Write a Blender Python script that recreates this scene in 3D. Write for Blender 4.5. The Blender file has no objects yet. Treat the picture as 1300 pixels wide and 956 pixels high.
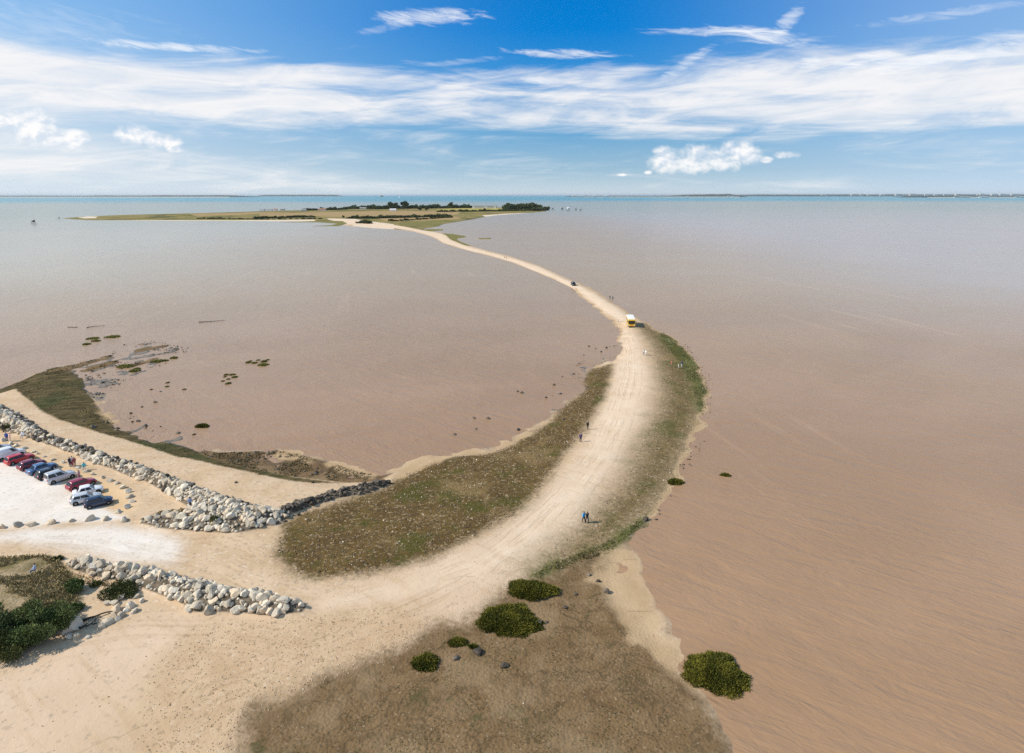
import bpy, bmesh, math, random
import numpy as np
from mathutils import Vector, Matrix, Euler

random.seed(7)
RNG = np.random.default_rng(11)
R = math.radians
scene = bpy.context.scene
COL = scene.collection

# ------------------------------------------------------------------ camera geometry
F, CX, CY, HORIZ, CAMZ = 790.0, 650.0, 433.5, 247.5, 46.0
TH = math.atan((CY - HORIZ) / F)
CT, ST = math.cos(TH), math.sin(TH)

def P(px, py, z=0.0):
    """ground point seen at a photo pixel, at height z"""
    u = (px - CX) / F
    v = (CY - py) / F
    dy = CT + v * ST
    dz = -ST + v * CT
    t = (z - CAMZ) / dz
    return (u * t, dy * t)

def PD(px, dist, z=0.0):
    """point at forward distance dist in the azimuth of pixel column px (near the horizon line)"""
    return ((px - CX) / F * dist / 1.0 / (CT + (CY - HORIZ) / F * ST) * 1.0, dist)

def poly(pts, z=0.0):
    return np.array([P(a, b, z) for a, b in pts])

# ------------------------------------------------------------------ noise and distance helpers
def hash2(ix, iy, seed):
    h = (ix.astype(np.int64) * 374761393 + iy.astype(np.int64) * 668265263 + seed * 974634777) & 0xFFFFFFFF
    h = ((h ^ (h >> 13)) * 1274126177) & 0xFFFFFFFF
    h = h ^ (h >> 16)
    return (h & 0xFFFFFF) / float(0xFFFFFF)

def vnoise(x, y, seed=0):
    ix = np.floor(x); iy = np.floor(y)
    fx = x - ix; fy = y - iy
    fx = fx * fx * (3 - 2 * fx); fy = fy * fy * (3 - 2 * fy)
    a = hash2(ix, iy, seed); b = hash2(ix + 1, iy, seed)
    c = hash2(ix, iy + 1, seed); d = hash2(ix + 1, iy + 1, seed)
    return (a * (1 - fx) + b * fx) * (1 - fy) + (c * (1 - fx) + d * fx) * fy

def fbm(x, y, scale, octv=4, seed=0):
    s = 0; amp = 1; tot = 0
    for i in range(octv):
        s = s + amp * vnoise(x / scale, y / scale, seed + i * 17)
        tot += amp; amp *= .5; scale *= .5
    return s / tot

def sdf(X, Y, pg, margin=60.0):
    """signed distance to polygon, positive inside; -margin far outside"""
    out = np.full(X.shape, -margin)
    x0, y0 = pg.min(0) - margin; x1, y1 = pg.max(0) + margin
    m = (X > x0) & (X < x1) & (Y > y0) & (Y < y1)
    if not m.any():
        return out
    x = X[m]; y = Y[m]
    d2 = np.full(x.shape, 1e18); ins = np.zeros(x.shape, bool)
    n = len(pg)
    for i in range(n):
        ax, ay = pg[i]; bx, by = pg[(i + 1) % n]
        ex, ey = bx - ax, by - ay
        L = ex * ex + ey * ey + 1e-12
        t = np.clip(((x - ax) * ex + (y - ay) * ey) / L, 0, 1)
        dx = x - (ax + t * ex); dyy = y - (ay + t * ey)
        d2 = np.minimum(d2, dx * dx + dyy * dyy)
        cond = (ay > y) != (by > y)
        xi = ax + (y - ay) / (ey if abs(ey) > 1e-12 else 1e-12) * ex
        ins ^= cond & (x < xi)
    d = np.sqrt(d2)
    out[m] = np.maximum(np.where(ins, d, -d), -margin)
    return out

def sstep(a, b, x):
    t = np.clip((x - a) / (b - a), 0, 1)
    return t * t * (3 - 2 * t)

# ------------------------------------------------------------------ the lie of the land, traced from the photo
NEAR = poly([(727,356),(745,364),(765,375),(783,387),(800,399),(815,407),(830,416),(843,424),(858,432),(872,444),(882,456),
    (890,470),(897,482),(900,495),(899,508),(896,525),(890,545),(880,565),(868,590),(862,605),(853,622),(838,642),(820,660),
    (800,678),(787,690),(810,712),(814,735),(832,760),(840,790),(852,812),(862,840),(878,868),(900,905),(925,960),(950,1010),
    (300,1060),(-500,1060),(-700,800),(-300,560),(-60,508),(0,497),(20,490),(33,482),(48,476),(63,471),(85,468),(103,474),(110,490),
    (118,505),(132,524),(150,538),(175,550),(200,558),(230,563),(255,571),(275,574),(300,573),(330,572),(353,571),(375,575),
    (400,581),(430,590),(455,598),(485,603),(504,597),(523,587),(538,579),(565,574),(591,571),(622,571),(638,564),(664,552),
    (690,536),(703,524),(721,506),(746,494),(737,487),(738,478),(742,469),(758,463),(772,457),(779,447),(785,435),(786,420),
    (780,410),(765,398),(745,381),(733,373)])
CAUSE = poly([(415,278.5),(440,278.5),(458,281),(470,283),(500,286),(520,288.5),(540,292.5),(555,295),(570,297),(574,303),(592,311),
    (620,318.5),(650,326),(685,337.5),(705,346.5),(727,356.5),(746,365),(765,376),(782,387),(797,397),(810,407),
    (800,424),(788,413),(780,405),(768,397),(750,383),(738,374),(727,366.5),(705,355.5),(685,347),(650,333),(620,324.5),(590,317),
    (562,308.5),(555,304),(545,299.5),(525,294),(500,291),(470,289),(445,287.5),(430,284)], .0)
CTRACK = poly([(415,279),(440,279.2),(458,281.5),(470,283.5),(500,286.5),(520,289.3),(540,293),(555,295.8),(566,299),(572,305),(592,312.5),
    (620,320),(650,327.5),(685,339),(705,348.2),(727,358.5),(746,366.8),(765,378),(782,389),(797,399),(806,406),
    (800,424),(788,413),(780,405),(768,397),(750,383),(738,373),(727,365.5),(705,354.5),(685,346),(650,332),(620,323.6),(590,316.2),
    (562,307.5),(556,303),(545,298.5),(525,293),(500,290),(470,288),(445,285.5),(430,282)], .35)
ISLE = poly([(78,277.2),(105,275.2),(150,273),(240,270.8),(300,269.2),(340,267.8),(400,266.5),(450,265.2),(520,264.2),(600,263.5),(650,263.2),
    (680,263.8),(696,266),(692,268.6),(670,270.5),(650,272),(630,273.5),(612,276),(600,278.5),(585,281),(562,284.5),(556,287.5),(540,290),(530,293.5),(500,291.2),(470,289.5),
    (445,286.6),(452,284),(440,282.5),(410,282.2),(390,281.3),(350,281),(300,280.6),(250,280.4),(200,280.2),(150,279.8),(110,279.5),(95,278.6)])
MARSH = [poly(p) for p in (
    [(505,284),(530,282.6),(552,284),(551,285.6),(530,287.5),(508,287.6)],
    [(533,292.5),(545,290.8),(563,291.3),(562,292.8),(545,293.8)],
    [(560,296.5),(572,297),(590,299.5),(592,301),(580,303),(582,306),(600,313),(590,312),(572,304.5),(566,299)],
    [(606,302.5),(624,302),(623,303.6),(608,303.8)],
    [(350,282.1),(400,280.9),(435,281.3),(441,284),(430,287.2),(395,287.3),(420,286),(428,284),(405,282.4)])]
LOT = poly([(-400,640),(-60,574),(0,578),(40,593),(80,613),(100,628),(128,641),(146,650),(158,657),(140,661),(90,663),(60,666),(20,670),(0,672),(-100,680),(-400,700)], .9)
LANE = poly([(-300,690),(0,674),(60,668),(158,664),(230,680),(238,690),(230,712),(228,722),(180,716),(140,714),(106,704),(60,694),(0,690),(-300,720)], .9)
SANDYARD = poly([(-200,500),(-5,555),(100,598),(165,620),(176,640),(162,652),(150,650),(120,634),(60,598),(0,570),(-200,560)], .9)
TRACK = poly([(782,405),(796,402),(806,412),(815,425),(822,445),(826,465),(832,500),(826,530),(818,550),(806,572),(792,600),(776,622),(758,644),(738,668),
    (710,694),(684,720),(668,740),(645,757),(622,778),(600,795),(576,803),(550,812),(524,828),(490,843),(430,862),(360,890),(250,960),(120,1020),(-100,1020),(-100,870),(0,850),(80,820),(170,790),
    (230,778),(300,790),(392,778),(402,765),(385,750),(395,742),(430,741),(470,734),(510,724),(548,712),(588,693),(630,673),(660,655),(690,631),(712,606),
    (730,582),(745,556),(760,530),(772,503),(780,480),(785,455),(790,440),(790,420)], .8)
CORE = poly([(790,412),(801,414),(808,430),(813,450),(815,480),(812,520),(800,550),(784,580),(765,606),(742,632),(716,660),(690,684),(655,706),
    (615,730),(560,748),(500,762),(440,770),(410,768),(425,758),(470,748),(520,735),(560,722),(600,706),(640,684),(672,658),(700,630),(722,603),(742,575),(758,546),(772,515),(782,485),(788,455),(790,435)], .8)
GRAVL = poly([(362,668),(380,656),(420,642),(460,630),(490,618),(505,604),(540,588),(565,580),(600,575),(625,572),(640,565),(664,553),(692,537),(722,507),(742,495),
    (738,480),(750,467),(776,462),(774,480),(770,500),(758,520),(742,548),(721,576),(700,605),(680,628),(652,658),(620,676),(586,692),(545,713),(500,727),(462,734),(420,739),(390,737),(365,729),(352,708),(354,688)], .45)
GRAVR = poly([(808,412),(822,409),(845,424),(860,432),(874,444),(884,456),(892,470),(898,482),(901,495),(899,508),(896,525),(890,545),(880,565),(868,590),(862,605),(853,622),(838,642),
    (820,660),(800,678),(780,692),(758,708),(728,718),(690,738),(664,742),(678,724),(707,694),(736,670),(762,643),(789,614),(804,585),(820,549),(834,520),(840,500),(835,470),(828,440)], .4)
GREENR = poly([(838,420),(860,432),(874,444),(884,456),(892,470),(898,482),(901,495),(899,508),(893,530),(885,520),(880,500),(872,480),(862,462),(850,446),(838,432)], .2)
GREENB = poly([(838,642),(822,660),(802,678),(770,704),(728,718),(690,740),(672,737),(700,718),(730,706),(760,692),(790,674),(815,655)], .2)
WEED = poly([(20,491),(33,482),(48,476),(63,471),(85,468),(103,474),(110,490),(118,505),(132,524),(150,538),(175,550),(200,558),(230,563),(255,571),(290,584),(338,597),(372,605),(420,611),
    (440,613),(400,614),(372,612),(338,605),(305,598),(279,592),(254,585),(228,581),(203,573),(178,564),(152,556),(127,550),(101,542),(76,535),(51,522),(30,504),(22,497)], .3)
SHOALB = poly([(240,566),(275,574),(300,573),(330,572),(353,571),(375,575),(400,581),(430,590),(455,598),(485,603),(500,600),(480,612),(440,614),(372,606),(320,598),(270,584)], .1)
SHOALL = poly([(55,474),(95,462),(135,452),(155,438),(185,431),(240,440),(245,447),(205,452),(215,460),(200,470),(160,485),(135,500),(128,515),(112,500),(108,480),(85,470)], .0)
SHOALC = poly([(150,520),(190,535),(225,548),(240,560),(262,560),(255,571),(228,565),(196,559),(172,550),(150,538),(135,525)], .0)
SHOALD = poly([(700,490),(730,462),(755,450),(772,436),(786,436),(780,455),(758,464),(744,470),(738,480),(736,492),(716,508),(704,522),(694,520)], .0)
MUD = poly([(644,758),(672,750),(704,738),(727,718),(760,703),(768,712),(762,740),(764,760),(786,785),(819,818),(844,843),(868,868),(905,930),(950,1030),(300,1030),(330,905),(420,863),(482,843),(524,827),(557,806),(599,797),(622,782)], .2)
PALE = [poly(p, .05) for p in (
    [(765,706),(785,690),(810,712),(814,735),(832,760),(840,790),(852,812),(866,838),(884,866),(872,866),(844,843),(819,818),(786,785),(761,760),(764,735)],
    [(504,598),(523,587),(538,579),(565,574),(591,571),(622,571),(638,564),(664,552),(690,536),(692,541),(664,558),(640,570),(610,577),(575,582),(548,588),(530,597),(505,604)],
    [(330,572),(353,570),(385,576),(420,588),(455,596),(485,602),(470,606),(430,596),(395,588),(350,578)],
    [(118,500),(126,508),(136,520),(152,532),(160,541),(150,540),(132,526),(120,512)])]
DUNE = poly([(-300,720),(0,706),(60,703),(78,712),(92,727),(105,745),(100,765),(88,782),(70,800),(40,815),(0,835),(-300,900)], 1.2)
WALLU = poly([(-120,486),(0,514),(12,520),(33,533),(52,545),(77,558),(102,566),(128,575),(153,585),(180,592),(205,601),(232,612),(260,624),(300,636),(325,646),(350,650),(370,648),
    (368,657),(352,664),(330,672),(305,677),(274,677),(240,675),(205,672),(178,665),(178,659),(200,658),(232,655),(240,645),(226,636),(206,622),(184,611),(162,604),(142,595),(120,588),(103,580),(80,571),(55,562),(30,554),(0,544),(-120,512)], .9)
ARM = poly([(358,650),(380,641),(410,630),(438,623),(460,617),(482,610),(494,612),(490,618),(460,628),(430,634),(404,642),(374,654),(360,660)], .6)
WALLL = poly([(82,714),(106,713),(146,721),(182,725),(221,733),(253,741),(292,751),(324,754),(356,761),(388,768),(388,778),(342,783),(306,779),(272,779),(240,778),(232,767),(205,757),(180,747),(160,739),(138,738),(108,730),(88,724)], .9)
FIELDG = poly([(555,266.6),(575,264.8),(620,264.3),(668,264.4),(690,265.5),(684,267.6),(640,268),(590,268.6),(555,269)], 1)
FIELDT = [poly(p, 1) for p in ([(330,272),(420,269.5),(500,268.2),(585,268.6),(580,273),(520,275),(430,276),(330,274.6)],
    [(480,277.6),(540,276),(580,275),(585,278),(540,280.3),(490,281)], [(240,272),(330,270),(380,269.2),(330,272),(250,275.5)])]
SANDB = [poly(p, .3) for p in ([(110,279.4),(200,279.5),(300,279.8),(400,279.5),(400,281.6),(350,281.2),(200,280.4),(110,279.8)],
    [(98,276.6),(112,274.6),(124,275.4),(122,277.4),(108,277.6)], [(612,273.6),(640,271.6),(672,270),(678,271),(650,272.4),(616,275)],
    [(415,278.2),(450,279),(500,285.5),(500,291.3),(445,288),(452,284),(440,281),(418,280)])]

FORE = poly([(150,1040),(190,850),(235,800),(300,788),(392,782),(440,774),(500,770),(560,790),(540,812),(480,843),(420,863),(330,905),(250,1040)], .8)

RUTS = [poly(p, .8) for p in (
    [(793,412),(799,440),(797,475),(782,525),(755,573),(716,622),(664,672),(604,712),(530,741),(440,760),(330,745),(240,712),(120,690),(0,684)],
    [(795,412),(803,440),(803,478),(790,528),(766,576),(728,628),(676,682),(616,728),(550,760),(470,800),(380,840),(280,880)],
    [(530,741),(450,752),(390,738),(330,705),(280,685),(230,690),(120,684)],
    [(560,800),(440,815),(300,800),(180,800),(60,822),(-80,850)])]

def lined(X, Y, pl, side=True):
    best = np.full(X.shape, 1e9); sg = np.zeros(X.shape)
    for i in range(len(pl) - 1):
        ax, ay = pl[i]; bx, by = pl[i + 1]; ex, ey = bx - ax, by - ay
        tt = np.clip(((X - ax) * ex + (Y - ay) * ey) / (ex * ex + ey * ey), 0, 1)
        dx = X - ax - tt * ex; dy = Y - ay - tt * ey; d = np.hypot(dx, dy)
        m = d < best
        best = np.where(m, d, best); sg = np.where(m, np.sign(ex * dy - ey * dx), sg)
    return np.minimum(best, 9) * sg

STRANDS = [poly(p, .1) for p in (
    [(-40,506),(0,494),(35,481),(62,468),(100,461),(140,450.5),(142,453.5),(105,465),(80,472),(50,484),(10,496),(-40,512)],
    [(100,470),(130,462),(148,457),(150,459.5),(130,466),(104,474)], [(150,466.5),(172,460.5),(198,454.5),(198,457),(174,464),(152,469)],
    [(170,445),(190,440.5),(212,438),(212,440),(192,443.5),(172,447.5)], [(330,604),(370,596),(400,598),(440,604),(410,605),(372,602)])]

def wgt(d, w):
    return np.clip(.5 + d / (2 * w), 0, 1)

def terrain(X, Y, masks=False):
    X = np.asarray(X, float); Y = np.asarray(Y, float)
    wob = (fbm(X, Y, 5, 4, 3) - .5)
    dn = sdf(X, Y, NEAR) + wob * 3.6
    dc = sdf(X, Y, CAUSE) + wob * .8
    di = sdf(X, Y, ISLE, 200)
    z = np.maximum(np.where(dn > 0, .95 * (1 - np.exp(-np.maximum(dn, 0) / 9)), dn * .05),
                   np.where(dc > 0, .55 * (1 - np.exp(-np.maximum(dc, 0) / 2.5)), dc * .05))
    z = np.maximum(z, np.where(di > 0, 2.2 * (1 - np.exp(-np.maximum(di, 0) / 60)), di * .02))
    for mp in MARSH:
        dm = sdf(X, Y, mp)
        z = np.maximum(z, np.where(dm > 0, .25, dm * .1))
    z = np.maximum(z, -2.0)
    dmud = sdf(X, Y, MUD)
    nz = fbm(X, Y, 3.0, 4, 21); nz2 = fbm(X, Y * .6, 9.0, 3, 22)
    z = z + wgt(dmud, 2) * (-.62 * np.clip(z, 0, 1) + (nz - .5) * .12)
    for sp, lev, amp in ((SHOALB, .03, .3), (SHOALL, -.09, .6), (SHOALC, -.2, .75), (SHOALD, -.19, .8)):
        ds = sdf(X, Y, sp)
        w = wgt(ds, 3.0)
        if lev < 0: nz = fbm(X, Y * .7, 1.9, 2, 24)
        z = z * (1 - w) + w * (lev + (nz - .5) * amp + (nz2 - .5) * amp * .8)
    nzp = fbm(X, Y, 2.6, 3, 23)
    for sp in STRANDS:
        ds = sdf(X, Y, sp) + (nz - .5) * 2.2
        z = np.maximum(z, np.where(ds > 0, .10 + .06 * (nz2 - .5), np.maximum(ds * .1, -2)))
    for pp in PALE:
        dp = sdf(X, Y, pp)
        w = wgt(dp + (nzp - .5) * 5, 1.4)
        z = z * (1 - w) + w * np.clip(.0 + (nzp - .5) * .30, -.1, .3) 
    ddn = sdf(X, Y, DUNE)
    z = z + np.clip(ddn / 9, 0, 1) ** .8 * (1.5 + 1.4 * (fbm(X, Y, 8, 3, 5) - .3))
    dwu = sdf(X, Y, WALLU); dar = sdf(X, Y, ARM); dwl = sdf(X, Y, WALLL)
    z = z + sstep(-.6, 2.6, dwu) * 1.5 + sstep(-.5, 1.3, dar) * .8 + sstep(-.6, 2.0, dwl) * 1.25
    z = z + (fbm(X, Y, 2.2, 3, 9) - .5) * .09 * (z > .25)
    if not masks:
        return z
    t = wgt(sdf(X, Y, TRACK), 3.5)
    t = np.maximum(t, wgt(sdf(X, Y, CTRACK), .8))
    core = wgt(sdf(X, Y, CORE), 3.0)
    core = np.maximum(core, wgt(sdf(X, Y, CTRACK) - 1.2, 1.0))
    gl = wgt(sdf(X, Y, GRAVL), 4.0)
    gr = wgt(sdf(X, Y, GRAVR), 6.0)
    gre = np.maximum(wgt(sdf(X, Y, GREENR), 3.5), wgt(sdf(X, Y, GREENB), 1.5))
    weed = np.maximum.reduce([wgt(sdf(X, Y, WEED), 1.6)] + [wgt(sdf(X, Y, sp) + .6, 1.2) for sp in STRANDS])
    mud = np.maximum(wgt(dmud + .8, 5.0), np.maximum.reduce([wgt(sdf(X, Y, s), 1.5) for s in (SHOALB, SHOALL, SHOALC, SHOALD)]) * .999)
    pale = np.maximum.reduce([wgt(sdf(X, Y, p) + (fbm(X, Y, 2.6, 3, 23) - .5) * 6, 2.2) for p in PALE])
    foam = np.clip(1.25 - np.abs(dn - .25) / .9, 0, 1) * (X > 20) * (z < .35)
    pale = np.maximum(pale, foam * .95)
    lot = np.maximum(wgt(sdf(X, Y, LOT), 1.5), wgt(sdf(X, Y, LANE) - .3, 2.6) * .9)
    yard = wgt(sdf(X, Y, SANDYARD), 2)
    dune = wgt(ddn, 1.6)
    wall = np.maximum(np.maximum(wgt(dwu, .8), wgt(dar, .6)), wgt(dwl, .6))
    isl = wgt(di, 3)
    fg = wgt(sdf(X, Y, FIELDG), 15)
    ft = np.maximum.reduce([wgt(sdf(X, Y, p), 12) for p in FIELDT])
    sb = np.maximum.reduce([wgt(sdf(X, Y, p), 4) for p in SANDB])
    ma = np.maximum.reduce([wgt(sdf(X, Y, p), 2) for p in MARSH])
    ndry = np.clip(dn / 12, 0, 1)
    shoal = np.maximum.reduce([wgt(sdf(X, Y, s), 1.5) for s in (SHOALL, SHOALC, SHOALD)]) * (1 - np.maximum.reduce([wgt(sdf(X, Y, sp) + .6, 1.2) for sp in STRANDS]))
    return z, [np.stack([t, core, gl, gr], -1), np.stack([gre, weed, mud, pale], -1), np.stack([lot, yard, dune, wall], -1),
               np.stack([isl, fg, ft, sb], -1), np.stack([lined(X, Y, p) for p in RUTS], -1), np.stack([ma, ndry, shoal, wgt(sdf(X, Y, FORE), 3.5)], -1)]

def gz(x, y):
    return float(terrain(np.array([x]), np.array([y]))[0])

def G(px, py):
    """point on the ground seen at a photo pixel"""
    z = .6
    for _ in range(6):
        x, y = P(px, py, z)
        z = .5 * z + .5 * max(gz(x, y), -.02)
    x, y = P(px, py, z)
    return Vector((x, y, max(gz(x, y), -.02)))

# ------------------------------------------------------------------ materials
class NT:
    def __init__(s, tree):
        s.t = tree; s.l = tree.links
    def n(s, typ, **kw):
        nd = s.t.nodes.new(typ)
        for k, v in kw.items():
            setattr(nd, k, v)
        return nd
    def put(s, sock, v):
        if v is None: return
        if isinstance(v, bpy.types.NodeSocket): s.l.new(v, sock)
        elif isinstance(v, (tuple, list)) and sock.type == 'RGBA' and len(v) == 3: sock.default_value = (*v, 1)
        else: sock.default_value = v
    def math(s, op, a, b=None, c=None, clamp=False):
        nd = s.n('ShaderNodeMath', operation=op, use_clamp=clamp)
        s.put(nd.inputs[0], a); s.put(nd.inputs[1], b); s.put(nd.inputs[2], c)
        return nd.outputs[0]
    def mix(s, f, a, b, mode='MIX'):
        nd = s.n('ShaderNodeMix', data_type='RGBA', blend_type=mode)
        s.put(nd.inputs[0], f); s.put(nd.inputs[6], a); s.put(nd.inputs[7], b)
        return nd.outputs[2]
    def mapr(s, v, a, b, c=0.0, d=1.0, smooth=True):
        nd = s.n('ShaderNodeMapRange', interpolation_type='SMOOTHSTEP' if smooth else 'LINEAR')
        for i, q in enumerate((v, a, b, c, d)): s.put(nd.inputs[i], q)
        return nd.outputs[0]
    def noise(s, vec, scale, detail=4, rough=.55, dist=0.0):
        nd = s.n('ShaderNodeTexNoise')
        s.put(nd.inputs['Vector'], vec)
        nd.inputs['Scale'].default_value = scale; nd.inputs['Detail'].default_value = detail
        nd.inputs['Roughness'].default_value = rough; nd.inputs['Distortion'].default_value = dist
        return nd.outputs[0]
    def vor(s, vec, scale, out='Distance', feature='F1'):
        nd = s.n('ShaderNodeTexVoronoi', feature=feature)
        s.put(nd.inputs['Vector'], vec); nd.inputs['Scale'].default_value = scale
        return nd.outputs[out]
    def vmath(s, op, a, b):
        nd = s.n('ShaderNodeVectorMath', operation=op)
        s.put(nd.inputs[0], a); s.put(nd.inputs[1], b)
        return nd.outputs[0]
    def mapping(s, vec, scale=(1, 1, 1), rot=(0, 0, 0)):
        if any(rot):       # turn first, stretch after
            r = s.n('ShaderNodeMapping'); s.put(r.inputs[0], vec); r.inputs['Rotation'].default_value = rot
            vec = r.outputs[0]
        nd = s.n('ShaderNodeMapping')
        s.put(nd.inputs[0], vec); nd.inputs['Scale'].default_value = scale
        return nd.outputs[0]
    def attr(s, name):
        nd = s.n('ShaderNodeAttribute', attribute_name=name)
        sp = s.n('ShaderNodeSeparateColor'); s.l.new(nd.outputs['Color'], sp.inputs[0])
        return sp.outputs[0], sp.outputs[1], sp.outputs[2], nd.outputs['Alpha']
    def bump(s, h, strength=.5, dist=.1, normal=None):
        nd = s.n('ShaderNodeBump')
        nd.inputs['Strength'].default_value = strength; nd.inputs['Distance'].default_value = dist
        s.put(nd.inputs['Height'], h); s.put(nd.inputs['Normal'], normal)
        return nd.outputs[0]

def new_mat(name):
    m = bpy.data.materials.new(name); m.use_nodes = True
    t = NT(m.node_tree)
    b = m.node_tree.nodes['Principled BSDF']
    return m, t, b

def simple(name, col, rough=.6, metal=0.0, var=.15, scale=6.0, spec=.4):
    m, t, b = new_mat(name)
    tc = t.n('ShaderNodeTexCoord').outputs['Object']
    n = t.noise(tc, scale, 4)
    dark = tuple(c * (1 - var) for c in col); lite = tuple(min(1, c * (1 + var)) for c in col)
    t.put(b.inputs['Base Color'], t.mix(n, dark, lite))
    b.inputs['Roughness'].default_value = rough; b.inputs['Metallic'].default_value = metal
    b.inputs['Specular IOR Level'].default_value = spec
    return m

def mat_ground():
    m, t, b = new_mat('ground_surface')
    pos = t.n('ShaderNodeNewGeometry').outputs['Position']
    sep = t.n('ShaderNodeSeparateXYZ'); t.put(sep.inputs[0], pos)
    Z = sep.outputs[2]
    nb = t.noise(pos, .035, 4); nm = t.noise(pos, .22, 5, .6); nf = t.noise(pos, 1.6, 5, .65); nx = t.noise(pos, 7.0, 3, .6)
    st = t.vor(pos, 3.2, 'Color'); stv = t.n('ShaderNodeSeparateColor'); t.put(stv.inputs[0], st)
    st1 = stv.outputs[0]
    st2n = t.n('ShaderNodeSeparateColor'); t.put(st2n.inputs[0], t.vor(pos, 1.5, 'Color')); st2 = st2n.outputs[1]
    trk, core, gl, gr = t.attr('mask_a'); gre, weed, mud, pale = t.attr('mask_b'); lot, yard, dune, wall = t.attr('mask_c')
    isl, fg, ft, sb = t.attr('mask_d'); mar, ndry, shoal, fore = t.attr('mask_e')
    def fac(a, n, amp, w=.12):
        v = t.math('ADD', a, t.math('MULTIPLY', t.math('SUBTRACT', n, .5), amp))
        return t.mapr(v, .5 - w, .5 + w)
    rag = t.math('ADD', t.math('MULTIPLY', nm, .55), t.math('MULTIPLY', nf, .45))
    rag2 = t.math('ADD', t.math('MULTIPLY', rag, .7), t.math('MULTIPLY', t.noise(pos, .09, 4, .6), .3))
    # sand
    col = t.mix(t.mapr(nm, .3, .7), (.50, .355, .22), (.58, .435, .295))
    col = t.mix(t.mapr(st1, .86, .95, 0, .5), col, (.30, .235, .17))
    col = t.mix(t.mapr(st1, .0, .08, .4, 0), col, (.70, .60, .50))
    # track
    tcol = t.mix(t.mapr(nb, .35, .65), (.545, .40, .27), (.64, .49, .355))
    streak = t.noise(t.mapping(pos, (.25, 1.6, 1), (0, 0, R(35))), .5, 4, .6)
    tcol = t.mix(t.mapr(streak, .52, .7, 0, .35), tcol, (.42, .28, .15))
    tcol = t.mix(t.mapr(st1, .9, .97, 0, .45), tcol, (.36, .28, .2))
    col = t.mix(fac(trk, rag, .5, .3), col, tcol)
    ccol = t.mix(t.mapr(nm, .3, .7), (.64, .49, .345), (.71, .565, .425))
    ccol = t.mix(t.mapr(streak, .5, .72, 0, .4), ccol, (.55, .40, .26))
    col = t.mix(t.math('MULTIPLY', fac(core, rag, .55, .42), .88), col, ccol)
    fcol = t.mix(t.mapr(nm, .3, .7), (.44, .295, .165), (.54, .385, .24))
    fcol = t.mix(t.mapr(st1, .8, .97, 0, .5), fcol, (.22, .15, .08))
    fcol = t.mix(t.mapr(st1, .0, .1, .5, 0), fcol, (.62, .5, .37))
    col = t.mix(t.math('MULTIPLY', fac(fore, rag2, .9, .35), .72), col, fcol)
    # brown shingle left of the track
    def shingle(a, bb, g):
        c = t.mix(t.mapr(nm, .3, .7), a, bb)
        c = t.mix(t.mapr(st1, .55, .95, 0, .55), c, (.05, .037, .022))
        c = t.mix(t.mapr(st2, .74, .92, 0, .45), c, (.07, .052, .03))
        c = t.mix(t.mapr(st1, .0, .2, .75, 0), c, (.32, .235, .14))
        pg = t.mapr(t.math('ADD', t.noise(pos, .11, 3, .6), t.math('MULTIPLY', t.math('SUBTRACT', nf, .5), .4)), .5, .66, 0, .8)
        c = t.mix(t.mapr(t.noise(pos, .075, 5, .65), .52, .66, 0, .6), c, (.24, .165, .075))
        c = t.mix(t.mapr(t.noise(pos, .4, 4, .7), .55, .7, 0, .5), c, (.075, .055, .022))
        return t.mix(pg, c, g)
    col = t.mix(fac(gl, rag2, 1.1, .2), col, shingle((.10, .062, .02), (.155, .098, .036), (.058, .062, .011)))
    col = t.mix(t.math('MULTIPLY', fac(gr, rag, 1.0, .4), .95), col, shingle((.115, .08, .026), (.16, .112, .042), (.075, .075, .016)))
    gcol = t.mix(t.mapr(nf, .35, .65), (.055, .07, .015), (.125, .13, .033))
    gcol = t.mix(t.mapr(st1, .0, .15, .6, 0), gcol, (.30, .25, .16))
    col = t.mix(t.math('MULTIPLY', fac(gre, rag, 1.2, .3), .9), col, gcol)
    # weed bank
    streak2 = t.noise(t.mapping(pos, (.5, 1.4, 1), (0, 0, R(-30))), .5, 5, .65)
    wcol = t.mix(t.mapr(streak2, .35, .7), (.06, .046, .018), (.16, .118, .054))
    wcol = t.mix(t.mapr(t.noise(pos, .06, 3), .5, .62, 0, .7), wcol, (.05, .06, .02))
    wcol = t.mix(t.mapr(st1, .8, .95, 0, .6), wcol, (.03, .027, .015))
    col = t.mix(fac(weed, rag, .6), col, wcol)
    # mud
    mcol = t.mix(t.mapr(nm, .3, .7), (.16, .10, .048), (.21, .138, .072))
    rill = t.noise(pos, .22, 4, .6, 1.2)
    mcol = t.mix(t.mapr(t.math('ABSOLUTE', t.math('SUBTRACT', rill, .5)), 0, .035, .6, 0), mcol, (.085, .058, .03))
    st3 = t.n('ShaderNodeSeparateColor'); t.put(st3.inputs[0], t.vor(pos, 6.5, 'Color'))
    mcol = t.mix(t.mapr(st3.outputs[0], .86, .97, 0, .6), mcol, (.06, .045, .024))
    mcol = t.mix(t.mapr(st3.outputs[1], .0, .04, .5, 0), mcol, (.36, .28, .19))
    mcol = t.mix(t.mapr(t.math('ADD', t.noise(pos, .2, 3), t.math('MULTIPLY', t.math('SUBTRACT', nf, .5), .6)), .62, .72, 0, .6), mcol, (.06, .065, .025))
    mcol = t.mix(t.mapr(t.noise(pos, .13, 5, .65), .48, .64, 0, .55), mcol, (.27, .19, .11))
    mcol = t.mix(t.mapr(t.noise(pos, .17, 5, .65), .55, .68, 0, .5), mcol, (.10, .075, .036))
    col = t.mix(fac(mud, rag2, .9, .14), col, mcol)
    shc = t.mix(t.mapr(nf, .4, .6), (.13, .128, .125), (.30, .28, .245))  # grey sky sheen of the wet mud put into its colour
    col = t.mix(t.math('MULTIPLY', fac(shoal, rag, .4), .65), col, shc)
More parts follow.
